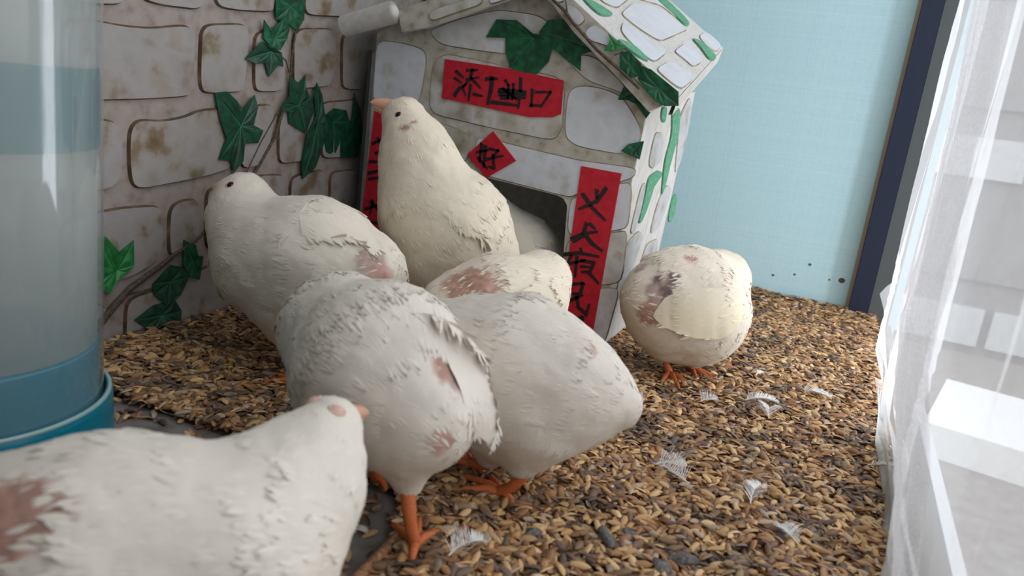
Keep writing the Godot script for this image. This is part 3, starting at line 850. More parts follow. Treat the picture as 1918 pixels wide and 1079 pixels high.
# a loose feather on the litter: bent shaft, combed barbs, down at the root
func loose_feather(label: String, at: Vector3, turn: float, ln: float, wide: float, curl: float, fluff: float) -> void:
	var t := thing("feather", label, "feather", at, "loose white feathers on the litter")
	var b := Basis(Vector3.UP, turn)
	var path := PackedVector3Array(); var rad := PackedFloat32Array()
	for i in 11:
		var u := i / 10.0
		path.append(at + b * Vector3(ln * u, 0.0015 + curl * ln * (u * (1.0 - u) * 1.6 + 0.15 * u), 0.25 * ln * u * u * signf(curl + 0.01)))
		rad.append(lerpf(0.0005, 0.00015, u))
	var sg_ := Geo.new(); sg_.tube(path, rad, 6)
	obj("shaft", sg_, M.shaft, t)
	var g := Geo.new()
	g.tint = lin(236, 236, 235)
	for i in 46:
		var u := 0.06 + 0.94 * i / 46.0
		var k := mini(int(u * 10.0), 9)
		var c := path[k].lerp(path[k + 1], u * 10.0 - k)
		var d := (path[k + 1] - path[k]).normalized()
		var s := d.cross(Vector3.UP).normalized()
		for sg in [-1.0, 1.0]:
			var w := wide * pow(sin(PI * clampf(u * 0.8 + 0.16, 0.0, 1.0)), 0.6)
			var down := 1.0 if u < fluff else 0.25
			var jit := Vector3(rng.randf_range(-1, 1), rng.randf_range(0.0, 1.2), rng.randf_range(-1, 1)) * wide * 0.35 * down
			var e: Vector3 = c + s * sg * w + d * w * 0.55 + Vector3(0, 0.001 + 0.2 * w, 0) + jit
			var m := c.lerp(e, 0.55) + Vector3(0, 0.12 * w, 0)
			var h := d * (ln / 46.0) * (0.62 if u > fluff else 0.3)
			g.flat4(c - h, c + h, m + h * 0.9, m - h * 0.9, Vector3.UP); g.flat(m - h * 0.9, m + h * 0.9, e, Vector3.UP)
	obj("vane", g, M.down, t)

func lump(called: String, label: String, category: String, at: Vector3, r: Vector3, m: Material, sd: int, group := "") -> void:
	var g := Geo.new()
	g.ball(at, r, Basis.from_euler(Vector3(sd, sd * 2, sd * 3)), 22)
	for i in g.v.size():
		var d := g.v[i] - at
		g.v[i] = at + d * (1.0 + 0.55 * fuzz.get_noise_3dv(d * 14000.0 + Vector3.ONE * sd * 37.0))
	tag(obj(called, g, m), label, category, group)

func resmooth(g: Geo) -> void:
	var old := g.n.duplicate()
	for i in g.n.size(): g.n[i] = Vector3.ZERO
	for i in range(0, g.ix.size(), 3):
		var f := (g.v[g.ix[i + 1]] - g.v[g.ix[i]]).cross(g.v[g.ix[i + 2]] - g.v[g.ix[i]])
		if f.dot(old[g.ix[i]]) < 0.0: f = -f
		for k in 3: g.n[g.ix[i + k]] += f
	for i in g.n.size(): g.n[i] = g.n[i].normalized() if g.n[i].length() > 1e-12 else old[i]

func roof_at(a: float, b: float, out: float) -> Vector3:
	return ROOF_R + ROOF_E1 * a + ROOF_E2 * b + ROOF_E1.cross(-ROOF_E2).normalized() * out
func roof_left_at(a: float, b: float, out: float) -> Vector3:
	return ROOF_R + ROOF_E1 * a + ROOF_L2 * b + ROOF_E1.cross(ROOF_L2).normalized() * out
func side_at(a: float, y: float, out: float) -> Vector3: return Vector3(SIDE.x + SIDE.y * y + out, y, a)
func back_at(a: float, y: float, out: float) -> Vector3: return Vector3(a, y, BACK_Z + out)

func heap(x: float, z: float) -> float:   # top of the litter
	var h := 0.0008 * sin(x * 61.0 + 1.0) * sin(z * 47.0) + 0.0016 * fuzz.get_noise_3d(x * 900.0, 7.0, z * 900.0)
	h += 0.006 * smoothstep(-0.40, -0.45, x)
	h += 0.007 * smoothstep(-0.93, -1.02, z)
	return h

func materials() -> void:
	fuzz.noise_type = FastNoiseLite.TYPE_SIMPLEX_SMOOTH
	fuzz.frequency = 0.01
	fuzz.fractal_octaves = 3
	var stone := [
		[[0.0, rgb8(150, 130, 108)], [0.24, rgb8(188, 176, 160)], [0.36, rgb8(208, 203, 197)], [0.6, rgb8(214, 211, 208)], [0.8, rgb8(202, 196, 190)], [0.93, rgb8(180, 158, 140)], [1.0, rgb8(168, 140, 118)]],
		[[0.0, rgb8(176, 156, 136)], [0.2, rgb8(202, 192, 182)], [0.45, rgb8(212, 208, 206)], [0.75, rgb8(204, 199, 196)], [1.0, rgb8(186, 166, 152)]],
		[[0.0, rgb8(142, 118, 88)], [0.22, rgb8(172, 152, 124)], [0.36, rgb8(204, 196, 184)], [0.6, rgb8(214, 212, 210)], [1.0, rgb8(200, 190, 178)]],
		[[0.0, rgb8(184, 182, 176)], [0.25, rgb8(206, 211, 217)], [0.6, rgb8(216, 222, 230)], [1.0, rgb8(198, 201, 204)]],
		[[0.0, rgb8(158, 150, 136)], [0.3, rgb8(196, 196, 194)], [0.6, rgb8(212, 215, 220)], [1.0, rgb8(186, 182, 172)]],
		[[0.0, rgb8(146, 132, 110)], [0.35, rgb8(182, 178, 168)], [0.7, rgb8(206, 206, 204)], [1.0, rgb8(168, 156, 138)]]]
	M.stone = []
	for i in 6:
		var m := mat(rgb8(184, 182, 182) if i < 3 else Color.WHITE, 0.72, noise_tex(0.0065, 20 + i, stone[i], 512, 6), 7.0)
		m.detail_enabled = false
		M.stone.append(m)
	M.stone_roof = mat(rgb8(226, 225, 224), 0.72, M.stone[3].albedo_texture, 7.0)
	M.stone_side = mat(rgb8(208, 208, 206), 0.72, M.stone[4].albedo_texture, 7.0)
	M.stone_edge = mat(Color.WHITE, 0.8, noise_tex(0.012, 31, [[0.0, rgb8(48, 40, 34)], [0.45, rgb8(92, 72, 52)], [0.75, rgb8(122, 98, 72)], [1.0, rgb8(160, 140, 118)]]), 9.0)
	M.mortar = mat(rgb8(200, 198, 197), 0.8, noise_tex(0.014, 32, [[0.0, rgb8(160, 142, 128)], [0.4, rgb8(188, 176, 168)], [1.0, rgb8(202, 194, 188)]]), 9.0)
	M.mortar_house = mat(Color.WHITE, 0.75, noise_tex(0.014, 33, [[0.0, rgb8(144, 138, 118)], [0.4, rgb8(184, 180, 166)], [1.0, rgb8(206, 205, 200)]]), 9.0)
	M.house_edge = mat(Color.WHITE, 0.8, noise_tex(0.012, 34, [[0.0, rgb8(84, 78, 66)], [0.5, rgb8(138, 128, 106)], [1.0, rgb8(186, 180, 164)]]), 9.0)
	M.card = mat(Color.WHITE, 0.75, noise_tex(0.02, 35, [[0.0, rgb8(190, 188, 182)], [1.0, rgb8(216, 215, 212)]]), 9.0)
	M.card_grain = mat(Color.WHITE, 0.75, noise_tex(0.02, 36, [[0.0, rgb8(136, 130, 120)], [0.35, rgb8(182, 180, 175)], [1.0, rgb8(202, 201, 198)]]), 9.0)
	M.card_grain.uv1_scale = Vector3(22, 3.0, 22)
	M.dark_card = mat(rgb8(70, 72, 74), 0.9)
	M.leaf = mat(Color.WHITE, 0.42, noise_tex(0.012, 41, [[0.0, rgb8(8, 48, 32)], [0.5, rgb8(14, 82, 52)], [1.0, rgb8(34, 120, 72)]]), 14.0)
	M.leaf_dark = mat(Color.WHITE, 0.45, noise_tex(0.012, 42, [[0.0, rgb8(10, 42, 34)], [0.5, rgb8(14, 66, 48)], [1.0, rgb8(28, 94, 62)]]), 14.0)
	M.leaf_light = mat(Color.WHITE, 0.4, noise_tex(0.012, 43, [[0.0, rgb8(22, 84, 48)], [0.5, rgb8(40, 124, 62)], [1.0, rgb8(78, 160, 88)]]), 14.0)
	M.leaf_print = mat(Color.WHITE, 0.6, noise_tex(0.02, 44, [[0.0, rgb8(104, 150, 128)], [0.5, rgb8(62, 134, 96)], [1.0, rgb8(140, 172, 156)]]), 12.0)
	M.vein = mat(rgb8(46, 128, 82), 0.5)
	M.stem = mat(Color.WHITE, 0.8, noise_tex(0.03, 45, [[0.0, rgb8(44, 40, 34)], [0.6, rgb8(88, 78, 62)], [1.0, rgb8(120, 110, 92)]]), 14.0)
	M.red = mat(Color.WHITE, 0.62, noise_tex(0.02, 46, [[0.0, rgb8(176, 16, 36)], [0.5, rgb8(196, 20, 44)], [1.0, rgb8(206, 34, 58)]]), 10.0)
	M.ink = mat(rgb8(34, 20, 26), 0.5)
	# woven blue wall covering
	var im := Image.create(512, 512, false, Image.FORMAT_RGB8)
	var r2 := RandomNumberGenerator.new(); r2.seed = 5
	var wx := []; var wy := []
	for i in 512: wx.append(r2.randf_range(-1, 1)); wy.append(r2.randf_range(-1, 1))
	for y in 512:
		for x in 512:
			var v: float = 0.5 * wx[x] * (0.5 + 0.5 * sin(y * 0.11 + wx[x] * 9.0)) + 0.5 * wy[y] * (0.5 + 0.5 * sin(x * 0.09 + wy[y] * 9.0))
			im.set_pixel(x, y, Color8(int(186 + 18 * v), int(221 + 13 * v), int(229 + 11 * v)))
	M.blue = mat(Color.WHITE, 0.7, ImageTexture.create_from_image(im), 5.5)
	M.navy = mat(rgb8(22, 33, 58), 0.45)
	M.grey_frame = mat(rgb8(84, 90, 92), 0.5)
	M.caulk = mat(rgb8(172, 160, 138), 0.9)
	M.room = mat(rgb8(168, 166, 162), 0.9, noise_tex(0.02, 61, [[0.0, rgb8(150, 148, 144)], [1.0, rgb8(176, 174, 170)]]), 1.0)
	M.tray = mat(Color.WHITE, 0.85, noise_tex(0.012, 47, [[0.0, rgb8(92, 84, 76)], [0.5, rgb8(122, 117, 112)], [1.0, rgb8(138, 134, 130)]]), 7.0)
	M.bed = mat(Color.WHITE, 0.95, noise_tex(0.05, 48, [[0.0, rgb8(52, 38, 26)], [0.5, rgb8(96, 70, 44)], [1.0, rgb8(140, 106, 66)]]), 12.0)
	M.hull = mat(Color.WHITE, 0.62); M.hull.vertex_color_use_as_albedo = true
	M.plumage = mat(Color.WHITE, 0.9); M.plumage.vertex_color_use_as_albedo = true
	M.down = mat(Color.WHITE, 0.9); M.down.vertex_color_use_as_albedo = true; M.down.backlight_enabled = true; M.down.backlight = Color(0.5, 0.5, 0.5)
	M.shaft = mat(rgb8(226, 218, 200), 0.5)
	M.beak = mat(rgb8(196, 148, 122), 0.5); M.eye = mat(rgb8(28, 16, 14), 0.12); M.skin = mat(rgb8(206, 172, 158), 0.7)
	M.leg = mat(Color.WHITE, 0.6, noise_tex(0.05, 49, [[0.0, rgb8(170, 88, 48)], [0.5, rgb8(204, 110, 60)], [1.0, rgb8(218, 136, 86)]]), 30.0)
	M.twig = mat(Color.WHITE, 0.9, noise_tex(0.04, 50, [[0.0, rgb8(92, 62, 42)], [0.5, rgb8(146, 104, 74)], [1.0, rgb8(186, 146, 112)]]), 18.0)
	M.dung = mat(Color.WHITE, 0.9, noise_tex(0.04, 51, [[0.0, rgb8(60, 58, 60)], [0.6, rgb8(104, 100, 98)], [1.0, rgb8(168, 162, 154)]]), 18.0)
	# plastic film and gauze hem
	M.film = mat(Color(0.9, 0.93, 0.94, 0.45), 0.5)
	M.film.transparency = BaseMaterial3D.TRANSPARENCY_ALPHA
	M.film.backlight_enabled = true; M.film.backlight = Color(0.9, 0.9, 0.9)
	M.film.normal_enabled = true; M.film.normal_texture = noise_tex(0.015, 52, [], 512, 5, true); M.film.normal_scale = 0.7
	M.film.uv1_scale = Vector3(3, 3, 3)
	var gz := Image.create(256, 512, false, Image.FORMAT_RGBA8)
	for y in 512:
		for x in 256:
			var a := 0.62 + 0.26 * fuzz.get_noise_2d(x * 26.0, y * 9.0) + 0.22 * fuzz.get_noise_2d(x * 90.0 + 500.0, y * 60.0)
			var e := minf(x, 255 - x) / 26.0
			gz.set_pixel(x, y, Color(0.9, 0.9, 0.91, clampf(a, 0.25, 0.95) * clampf(0.5 + e, 0.0, 1.0)))
	M.gauze = mat(Color.WHITE, 0.8)
	M.gauze.albedo_texture = ImageTexture.create_from_image(gz)
	M.gauze.transparency = BaseMaterial3D.TRANSPARENCY_ALPHA
	M.gauze.backlight_enabled = true; M.gauze.backlight = Color(0.9, 0.9, 0.9)
	# drinker
	M.jar = mat(Color(0.86, 0.92, 0.94, 0.06), 0.07); M.jar.metallic = 0.1
	M.jar.transparency = BaseMaterial3D.TRANSPARENCY_ALPHA
	M.water = mat(Color(0.66, 0.69, 0.67, 0.55), 0.4)
	M.water.transparency = BaseMaterial3D.TRANSPARENCY_ALPHA
	M.teal = mat(rgb8(0, 128, 152), 0.3)
	M.teal_glass = mat(Color(0.22, 0.48, 0.51, 0.5), 0.3)
	M.teal_glass.transparency = BaseMaterial3D.TRANSPARENCY_ALPHA
	M.cup_lip = mat(rgb8(150, 186, 188), 0.25)
	M.concrete = mat(Color.WHITE, 0.9, noise_tex(0.02, 53, [[0.0, rgb8(128, 122, 118)], [1.0, rgb8(152, 147, 143)]]), 2.0)
	M.tile = mat(Color.WHITE, 0.6, noise_tex(0.02, 54, [[0.0, rgb8(176, 180, 184)], [1.0, rgb8(198, 202, 205)]]), 3.0)
	M.tile_grey = mat(Color.WHITE, 0.6, noise_tex(0.02, 55, [[0.0, rgb8(120, 118, 120)], [1.0, rgb8(140, 138, 140)]]), 3.0)
	M.white_board = mat(Color.WHITE, 0.6, noise_tex(0.012, 56, [[0.0, rgb8(206, 206, 206)], [0.3, rgb8(232, 234, 235)], [1.0, rgb8(242, 243, 244)]]), 7.0)
	M.rail = mat(rgb8(206, 208, 210), 0.6)
	M.strand = mat(rgb8(236, 238, 240), 0.4)
	M.feather_scale = feather_scale()

func _ready() -> void:
	rng.seed = 11
	# ---- camera, sky, exposure
	var cam := Camera3D.new()
	cam.name = "camera"
	cam.transform = Transform3D(Basis(Vector3.UP, deg_to_rad(22)) * Basis(Vector3.RIGHT, deg_to_rad(-14)) * Basis(Vector3.BACK, deg_to_rad(7.5)), Vector3(0, 0.21, 0))
	cam.keep_aspect = Camera3D.KEEP_HEIGHT
	var fov := 2.0 * rad_to_deg(atan(539.5 / 1450.0))
	cam.near = 0.01; cam.far = 60.0
	var ca := CameraAttributesPhysical.new()
	ca.frustum_focal_length = 12.0 / tan(deg_to_rad(fov / 2.0))
	ca.frustum_focus_distance = 0.60
	ca.exposure_aperture = 14.0
	ca.frustum_near = 0.01; ca.frustum_far = 60.0
	cam.attributes = ca
	cam.fov = fov
	add_child(cam)
	cam.current = true
	var we := WorldEnvironment.new(); we.name = "world"
	var env := Environment.new()
	env.background_mode = Environment.BG_SKY
	var sky := Sky.new(); var sm := ProceduralSkyMaterial.new()
	sm.sky_top_color = rgb8(222, 225, 230); sm.sky_horizon_color = rgb8(246, 245, 243); sm.sky_curve = 0.2
	sm.ground_bottom_color = rgb8(150, 148, 146); sm.ground_horizon_color = rgb8(200, 200, 200)
	sm.sky_energy_multiplier = 1.0; sm.ground_energy_multiplier = 1.0
	sky.sky_material = sm; env.sky = sky
	env.tonemap_mode = Environment.TONE_MAPPER_LINEAR
	env.tonemap_exposure = 2.45
	env.sdfgi_enabled = true; env.ssao_enabled = true; env.ssil_enabled = true
	we.environment = env
	add_child(we)
	# strip light added outside the film, right of the frame, for the drinker highlight
	var glint := AreaLight3D.new()
	glint.name = "drinker_glint_light"
	glint.area_size = Vector2(0.18, 0.46); glint.area_normalize_energy = true
	glint.light_color = rgb8(244, 247, 255); glint.light_energy = 0.10
	glint.area_range = 8.0; glint.area_attenuation = 2.0; glint.shadow_enabled = true
	glint.look_at_from_position(Vector3(0.30, 0.13, -0.78), Vector3(-0.386, 0.16, -0.233), Vector3.UP)
	add_child(glint)
	materials()
	setting()
	house()
	ivy()
	drinker()
	film()
	outside()
	litter()
	for b in BIRDS: quail(b[0], b[1])

func setting() -> void:
	var g := Geo.new(); g.box(Vector3(-0.195, FLOOR_Y - 0.01, -0.40), Vector3(0.56, 0.02, 1.30))
	struct("floor", g, M.tray)
	# brick-print wall on the left
	g = Geo.new(); g.box(Vector3(WALL_X - 0.012, 0.33, -0.14), Vector3(0.024, 0.72, 1.80))
	var w := struct("wall_left", g, M.mortar)
	for b in WALL_BRICKS:
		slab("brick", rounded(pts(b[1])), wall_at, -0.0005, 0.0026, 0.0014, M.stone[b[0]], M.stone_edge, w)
	# the pattern goes on past the frame, above and towards the camera
	var rows := [[-0.012, 0.062], [0.068, 0.112], [0.118, 0.166], [0.172, 0.218], [0.226, 0.275]]
	for i in 5:
		var z0 := -0.335 + 0.02 * (i % 2)
		for k in 7:
			var ln := 0.062 + 0.02 * ((k * 3 + i) % 3)
			var y0: float = rows[i][0] + 0.002; var y1: float = rows[i][1] - 0.002
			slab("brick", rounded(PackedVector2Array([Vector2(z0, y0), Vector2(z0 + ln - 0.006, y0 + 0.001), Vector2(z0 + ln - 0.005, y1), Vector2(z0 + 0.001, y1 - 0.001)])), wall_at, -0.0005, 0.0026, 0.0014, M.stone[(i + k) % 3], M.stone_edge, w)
			z0 += ln
	for i in 3:
		var z0 := -1.0
		for k in 16:
			var ln := 0.066 + 0.02 * ((k * 2 + i) % 3)
			if z0 > 0.5: break
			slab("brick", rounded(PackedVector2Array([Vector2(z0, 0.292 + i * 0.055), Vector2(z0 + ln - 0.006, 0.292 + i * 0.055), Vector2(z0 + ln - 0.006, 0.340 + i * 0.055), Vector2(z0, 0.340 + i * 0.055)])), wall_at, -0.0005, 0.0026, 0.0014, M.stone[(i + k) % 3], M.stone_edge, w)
			z0 += ln
	g = Geo.new(); g.box(Vector3(-0.19, 0.33, BACK_Z - 0.012), Vector3(0.56, 0.72, 0.024))
	struct("wall_back", g, M.blue)
	g = Geo.new(); g.box(Vector3(0.045, 0.33, BACK_Z + 0.010), Vector3(0.021, 0.72, 0.02))
	g.box(Vector3(0.0375, 0.33, BACK_Z + 0.018), Vector3(0.006, 0.72, 0.008))
	struct("trim_1", g, M.navy)
	g = Geo.new(); g.box(Vector3(0.068, 0.33, BACK_Z + 0.006), Vector3(0.024, 0.72, 0.024))
	struct("trim_2", g, M.grey_frame)
	g = Geo.new(); g.box(Vector3(0.0322, 0.33, BACK_Z + 0.001), Vector3(0.0042, 0.72, 0.004))
	struct("trim_3", g, M.caulk)
	# the room round it: cover shaped for shade, and the wall behind the camera
	g = Geo.new(); g.box(Vector3(-0.38, 0.70, 0.30), Vector3(0.32, 0.02, 2.70))
	g.box(Vector3(-0.19, 0.70, 0.80), Vector3(0.70, 0.02, 1.60))  # wide front panel, added to dim the nearest quail
	struct("ceiling_shade", g, M.room)
	g = Geo.new(); g.box(Vector3(-0.6, 0.5, 1.6), Vector3(2.4, 3.0, 0.05))
	struct("wall_front", g, M.room)
	g = Geo.new(); g.box(Vector3(0.13, 0.5, 0.87), Vector3(0.03, 1.6, 1.44))  # unseen wall added to block side light near the camera
	struct("wall_right_shade", g, M.room)
	# a few stains low on the blue wall
	for s in [[0.020, 0.040, 0.004], [-0.02, 0.052, 0.002], [-0.035, 0.036, 0.0016], [0.006, 0.038, 0.0014], [-0.06, 0.03, 0.0018]]:
		var sg := Geo.new(); sg.ball(back_at(s[0], s[1], 0.0), Vector3(s[2], s[2] * 0.8, 0.0008))
		obj("stain", sg, M.stem, get_node("wall_back"))

func house() -> void:
	var h := thing("paper_house", "small house of white stone-print card with a dark doorway, ivy print and red paper strips", "paper house", Vector3(-0.29, FLOOR_Y, HOUSE_Z - 0.1))
	var fr := slab("front_wall", pts(HOUSE_FRONT[0]), house_at, -0.004, 0.0, 0.0003, M.mortar_house, M.card, h)
	for s in HOUSE_STONES:
		slab("stone", rounded(inset(pts(s[1]), -0.0013)), house_at, -0.0002, 0.0011, 0.0009, M.stone[s[0]], M.house_edge, fr)
	for l in HOUSE_LEAVES:
		leaf(pts(l[0]), pts(l[1])[0], house_at, 0.0024, M.leaf, h)
	var names := ["banner", "diamond", "strip", "strip"]
	var lab := ["long red paper banner with four black brush characters above the doorway", "red paper diamond with one black brush character over the doorway", "tall red paper strip with black brush characters right of the doorway", "tall red paper strip half hidden left of the doorway"]
	for i in 4:
		var pr := slab("red_paper_" + names[i], pts(PAPERS[i]), house_at, 0.0008, 0.0026, 0.0001, M.red, M.red, h)
		pr.set_meta("label", lab[i])
		var ink := Geo.new()
		for s in INK[i]: stroke(ink, pts(s[1]), s[0] * 0.0001, house_at, 0.0030)
		obj("lettering", ink, M.ink, pr)
	# side walls, back, floor
	var zb := -0.80
	var side := PackedVector2Array([Vector2(HOUSE_Z, FLOOR_Y), Vector2(HOUSE_Z, 0.216), Vector2(zb, 0.235), Vector2(zb, FLOOR_Y)])
	var sw := slab("side_wall", side, side_at, -0.004, 0.0, 0.0003, M.card_grain, M.card, h)
	for s in SIDE_STONES: slab("stone", rounded(pts(s[1])), side_at, -0.0002, 0.0010, 0.0008, M.stone_side, M.house_edge, sw)
	for s in SIDE_LEAVES: slab("leaf", rounded(pts(s[0])), side_at, 0.0004, 0.0016, 0.0003, M.leaf_print, M.leaf_print, sw)
	var left_side := func(a: float, y: float, out: float) -> Vector3: return Vector3(-0.428 - out, y, a)
	slab("side_wall", PackedVector2Array([Vector2(HOUSE_Z - 0.006, FLOOR_Y), Vector2(HOUSE_Z - 0.006, 0.232), Vector2(zb, 0.236), Vector2(zb, FLOOR_Y)]), left_side, -0.004, 0.0, 0.0003, M.card, M.dark_card, h)
	var back := func(a: float, y: float, out: float) -> Vector3: return Vector3(a, y, zb - out)
	slab("back_wall", PackedVector2Array([Vector2(-0.424, FLOOR_Y), Vector2(-0.172, FLOOR_Y), Vector2(-0.16, 0.22), Vector2(-0.262, 0.30), Vector2(-0.424, 0.232)]), back, -0.004, 0.0, 0.0003, M.card, M.dark_card, h)
	# roof: two panels, boards under the front edges, a rolled edge at the left
	var rp := slab("roof_panel", PackedVector2Array([Vector2(0, -0.002), Vector2(0, ROOF_RIGHT), Vector2(ROOF_DEPTH, ROOF_RIGHT), Vector2(ROOF_DEPTH, -0.002)]), roof_at, -0.007, 0.0, 0.0005, M.card_grain, M.card, h)
	for s in ROOF_STONES: slab("stone", rounded(pts(s[1])), roof_at, -0.0002, 0.0012, 0.0009, M.stone_roof, M.house_edge, rp)
	for s in ROOF_LEAVES: slab("leaf", rounded(pts(s[0])), roof_at, 0.0004, 0.0018, 0.0003, M.leaf_print, M.leaf_print, rp)
	slab("roof_panel", PackedVector2Array([Vector2(0, -0.002), Vector2(0, ROOF_LEFT), Vector2(ROOF_DEPTH, ROOF_LEFT), Vector2(ROOF_DEPTH, -0.002)]), roof_left_at, -0.006, 0.0, 0.0005, M.card, M.card, h)
	var lp := h.get_child(h.get_child_count() - 1)
	for i in 3:
		for j in 4:
			var a0 := 0.006 + i * 0.062 + 0.01 * (j % 2); var b0 := 0.008 + j * 0.046
			slab("stone", rounded(PackedVector2Array([Vector2(a0, b0), Vector2(a0 + 0.052, b0 + 0.002), Vector2(a0 + 0.050, b0 + 0.040), Vector2(a0 + 0.002, b0 + 0.038)])), roof_left_at, -0.0002, 0.0012, 0.0009, M.stone_roof, M.house_edge, lp)
	var eg := Geo.new()
	var e0 := roof_at(0, ROOF_RIGHT, 0.0); var e1 := roof_at(ROOF_DEPTH, ROOF_RIGHT, 0.0)
	var dn := Vector3(-0.003, -0.014, 0)
	eg.flat4(e0, e1, e1 + dn, e0 + dn, Vector3.RIGHT); eg.flat4(e0 + Vector3(-0.003, 0, 0), e1 + Vector3(-0.003, 0, 0), e1 + dn + Vector3(-0.003, 0, 0), e0 + dn + Vector3(-0.003, 0, 0), Vector3.LEFT)
	eg.flat4(e0 + dn, e1 + dn, e1 + dn + Vector3(-0.003, 0, 0), e0 + dn + Vector3(-0.003, 0, 0), Vector3.DOWN)
	obj("eave_board", eg, M.card_grain, h)
	var barge := func(a: float, y: float, out: float) -> Vector3: return Vector3(a, y, -0.605 + out)
	for i in 2:
		var bb := slab("bargeboard", pts(BARGE[i]), barge, -0.004, 0.0, 0.0004, M.mortar_house, M.card, h)
		for s in BARGE_STONES:
			if (s[1][0] > -2581) == (i == 0): slab("stone", rounded(pts(s[1])), barge, -0.0002, 0.0016, 0.0009, M.stone[s[0]], M.house_edge, bb)
	for l in BARGE_LEAVES: leaf(pts(l[0]), pts(l[1])[0], barge, 0.0034, M.leaf_light if l == BARGE_LEAVES[0] else M.leaf, h)
	for s in BARGE_STEMS:
		var p3 := PackedVector3Array(); var rr := PackedFloat32Array()
		var p2 := pts(s[1])
		for k in p2.size(): p3.append(barge.call(p2[k].x, p2[k].y, 0.0042)); rr.append(s[0][k] * 0.0001)
		var sg := Geo.new(); sg.tube(p3, rr, 6); obj("stem", sg, M.stem, h)
	var r2 := pts(ROLL[0])
	var rg := Geo.new()
	var ra: Vector3 = barge.call(r2[0].x, r2[0].y, 0.004); var rb: Vector3 = barge.call(r2[1].x, r2[1].y, 0.004)
	rg.tube(PackedVector3Array([ra, ra.lerp(rb, 0.5), rb]), PackedFloat32Array([0.0092, 0.0094, 0.0096]), 20)
	obj("rolled_edge", rg, M.card, h)

func ivy() -> void:
	var labels := ["dark green ivy with many broad leaves climbing the upper brick-print wall beside the house", "dark green ivy with a woody stem low on the brick-print wall by the drinker"]
	var at := [Vector3(WALL_X, 0.02, -0.5), Vector3(WALL_X, 0.02, -0.36)]
	for i in 2:
		var t := thing("ivy_vine", labels[i], "ivy", at[i], "ivy on the brick-print wall")
		var n := 0
		for l in WALL_LEAVES:
			if l[0] != i: continue
			var m: Material = M.leaf_dark
			if i == 1 and n == 0: m = M.leaf_light
			elif n < 2: m = M.leaf
			leaf(pts(l[1]), pts(l[2])[0], wall_at, 0.0034 + 0.0007 * (n % 3), m, t)
			n += 1
		for s in WALL_STEMS:
			if s[0] != i: continue
			var p3 := PackedVector3Array(); var rr := PackedFloat32Array(); var p2 := pts(s[2])
			for k in p2.size(): p3.append(wall_at(p2[k].x, p2[k].y, 0.0030)); rr.append(s[1][mini(k, s[1].size() - 1)] * 0.0001)
			var g := Geo.new(); g.tube(p3, rr, 7); obj("stem", g, M.stem, t)

func drinker() -> void:
	var c := Vector3(-0.386, FLOOR_Y, -0.233)
	var t := thing("water_drinker", "tall clear plastic poultry drinker on a teal base, at the left edge", "drinker", c)
	var R := 0.0640
	var g := Geo.new()
	g.lathe([Vector2(R + 0.004, 0.0), Vector2(R + 0.005, 0.004), Vector2(R + 0.0045, 0.028), Vector2(R + 0.003, 0.032), Vector2(R + 0.0015, 0.031), Vector2(R + 0.0008, 0.020), Vector2(R - 0.002, 0.012), Vector2(0.0, 0.010)], c)
	obj("base", g, M.teal, t)
	g = Geo.new(); g.lathe([Vector2(R + 0.003, 0.030), Vector2(R + 0.0042, 0.0316), Vector2(R + 0.003, 0.033), Vector2(R + 0.0012, 0.0322), Vector2(R + 0.003, 0.030)], c)
	obj("base_lip", g, M.cup_lip, t)
	g = Geo.new(); g.lathe([Vector2(R, 0.022), Vector2(R, 0.20), Vector2(R, 0.36), Vector2(R - 0.006, 0.368), Vector2(0.0, 0.370)], c)
	obj("jar", g, M.jar, t)
	g = Geo.new(); g.lathe([Vector2(R - 0.003, 0.0605), Vector2(R - 0.003, 0.30), Vector2(0.0, 0.302)], c)
	obj("water", g, M.water, t)
	g = Geo.new(); g.lathe([Vector2(R - 0.002, 0.014), Vector2(R - 0.002, 0.058), Vector2(R - 0.0035, 0.060), Vector2(0.0, 0.060)], c)
	obj("inner_cup", g, M.teal, t)
	g = Geo.new(); g.lathe([Vector2(R - 0.0015, 0.161), Vector2(R - 0.0015, 0.199)], c)
	obj("tinted_band", g, M.teal_glass, t)

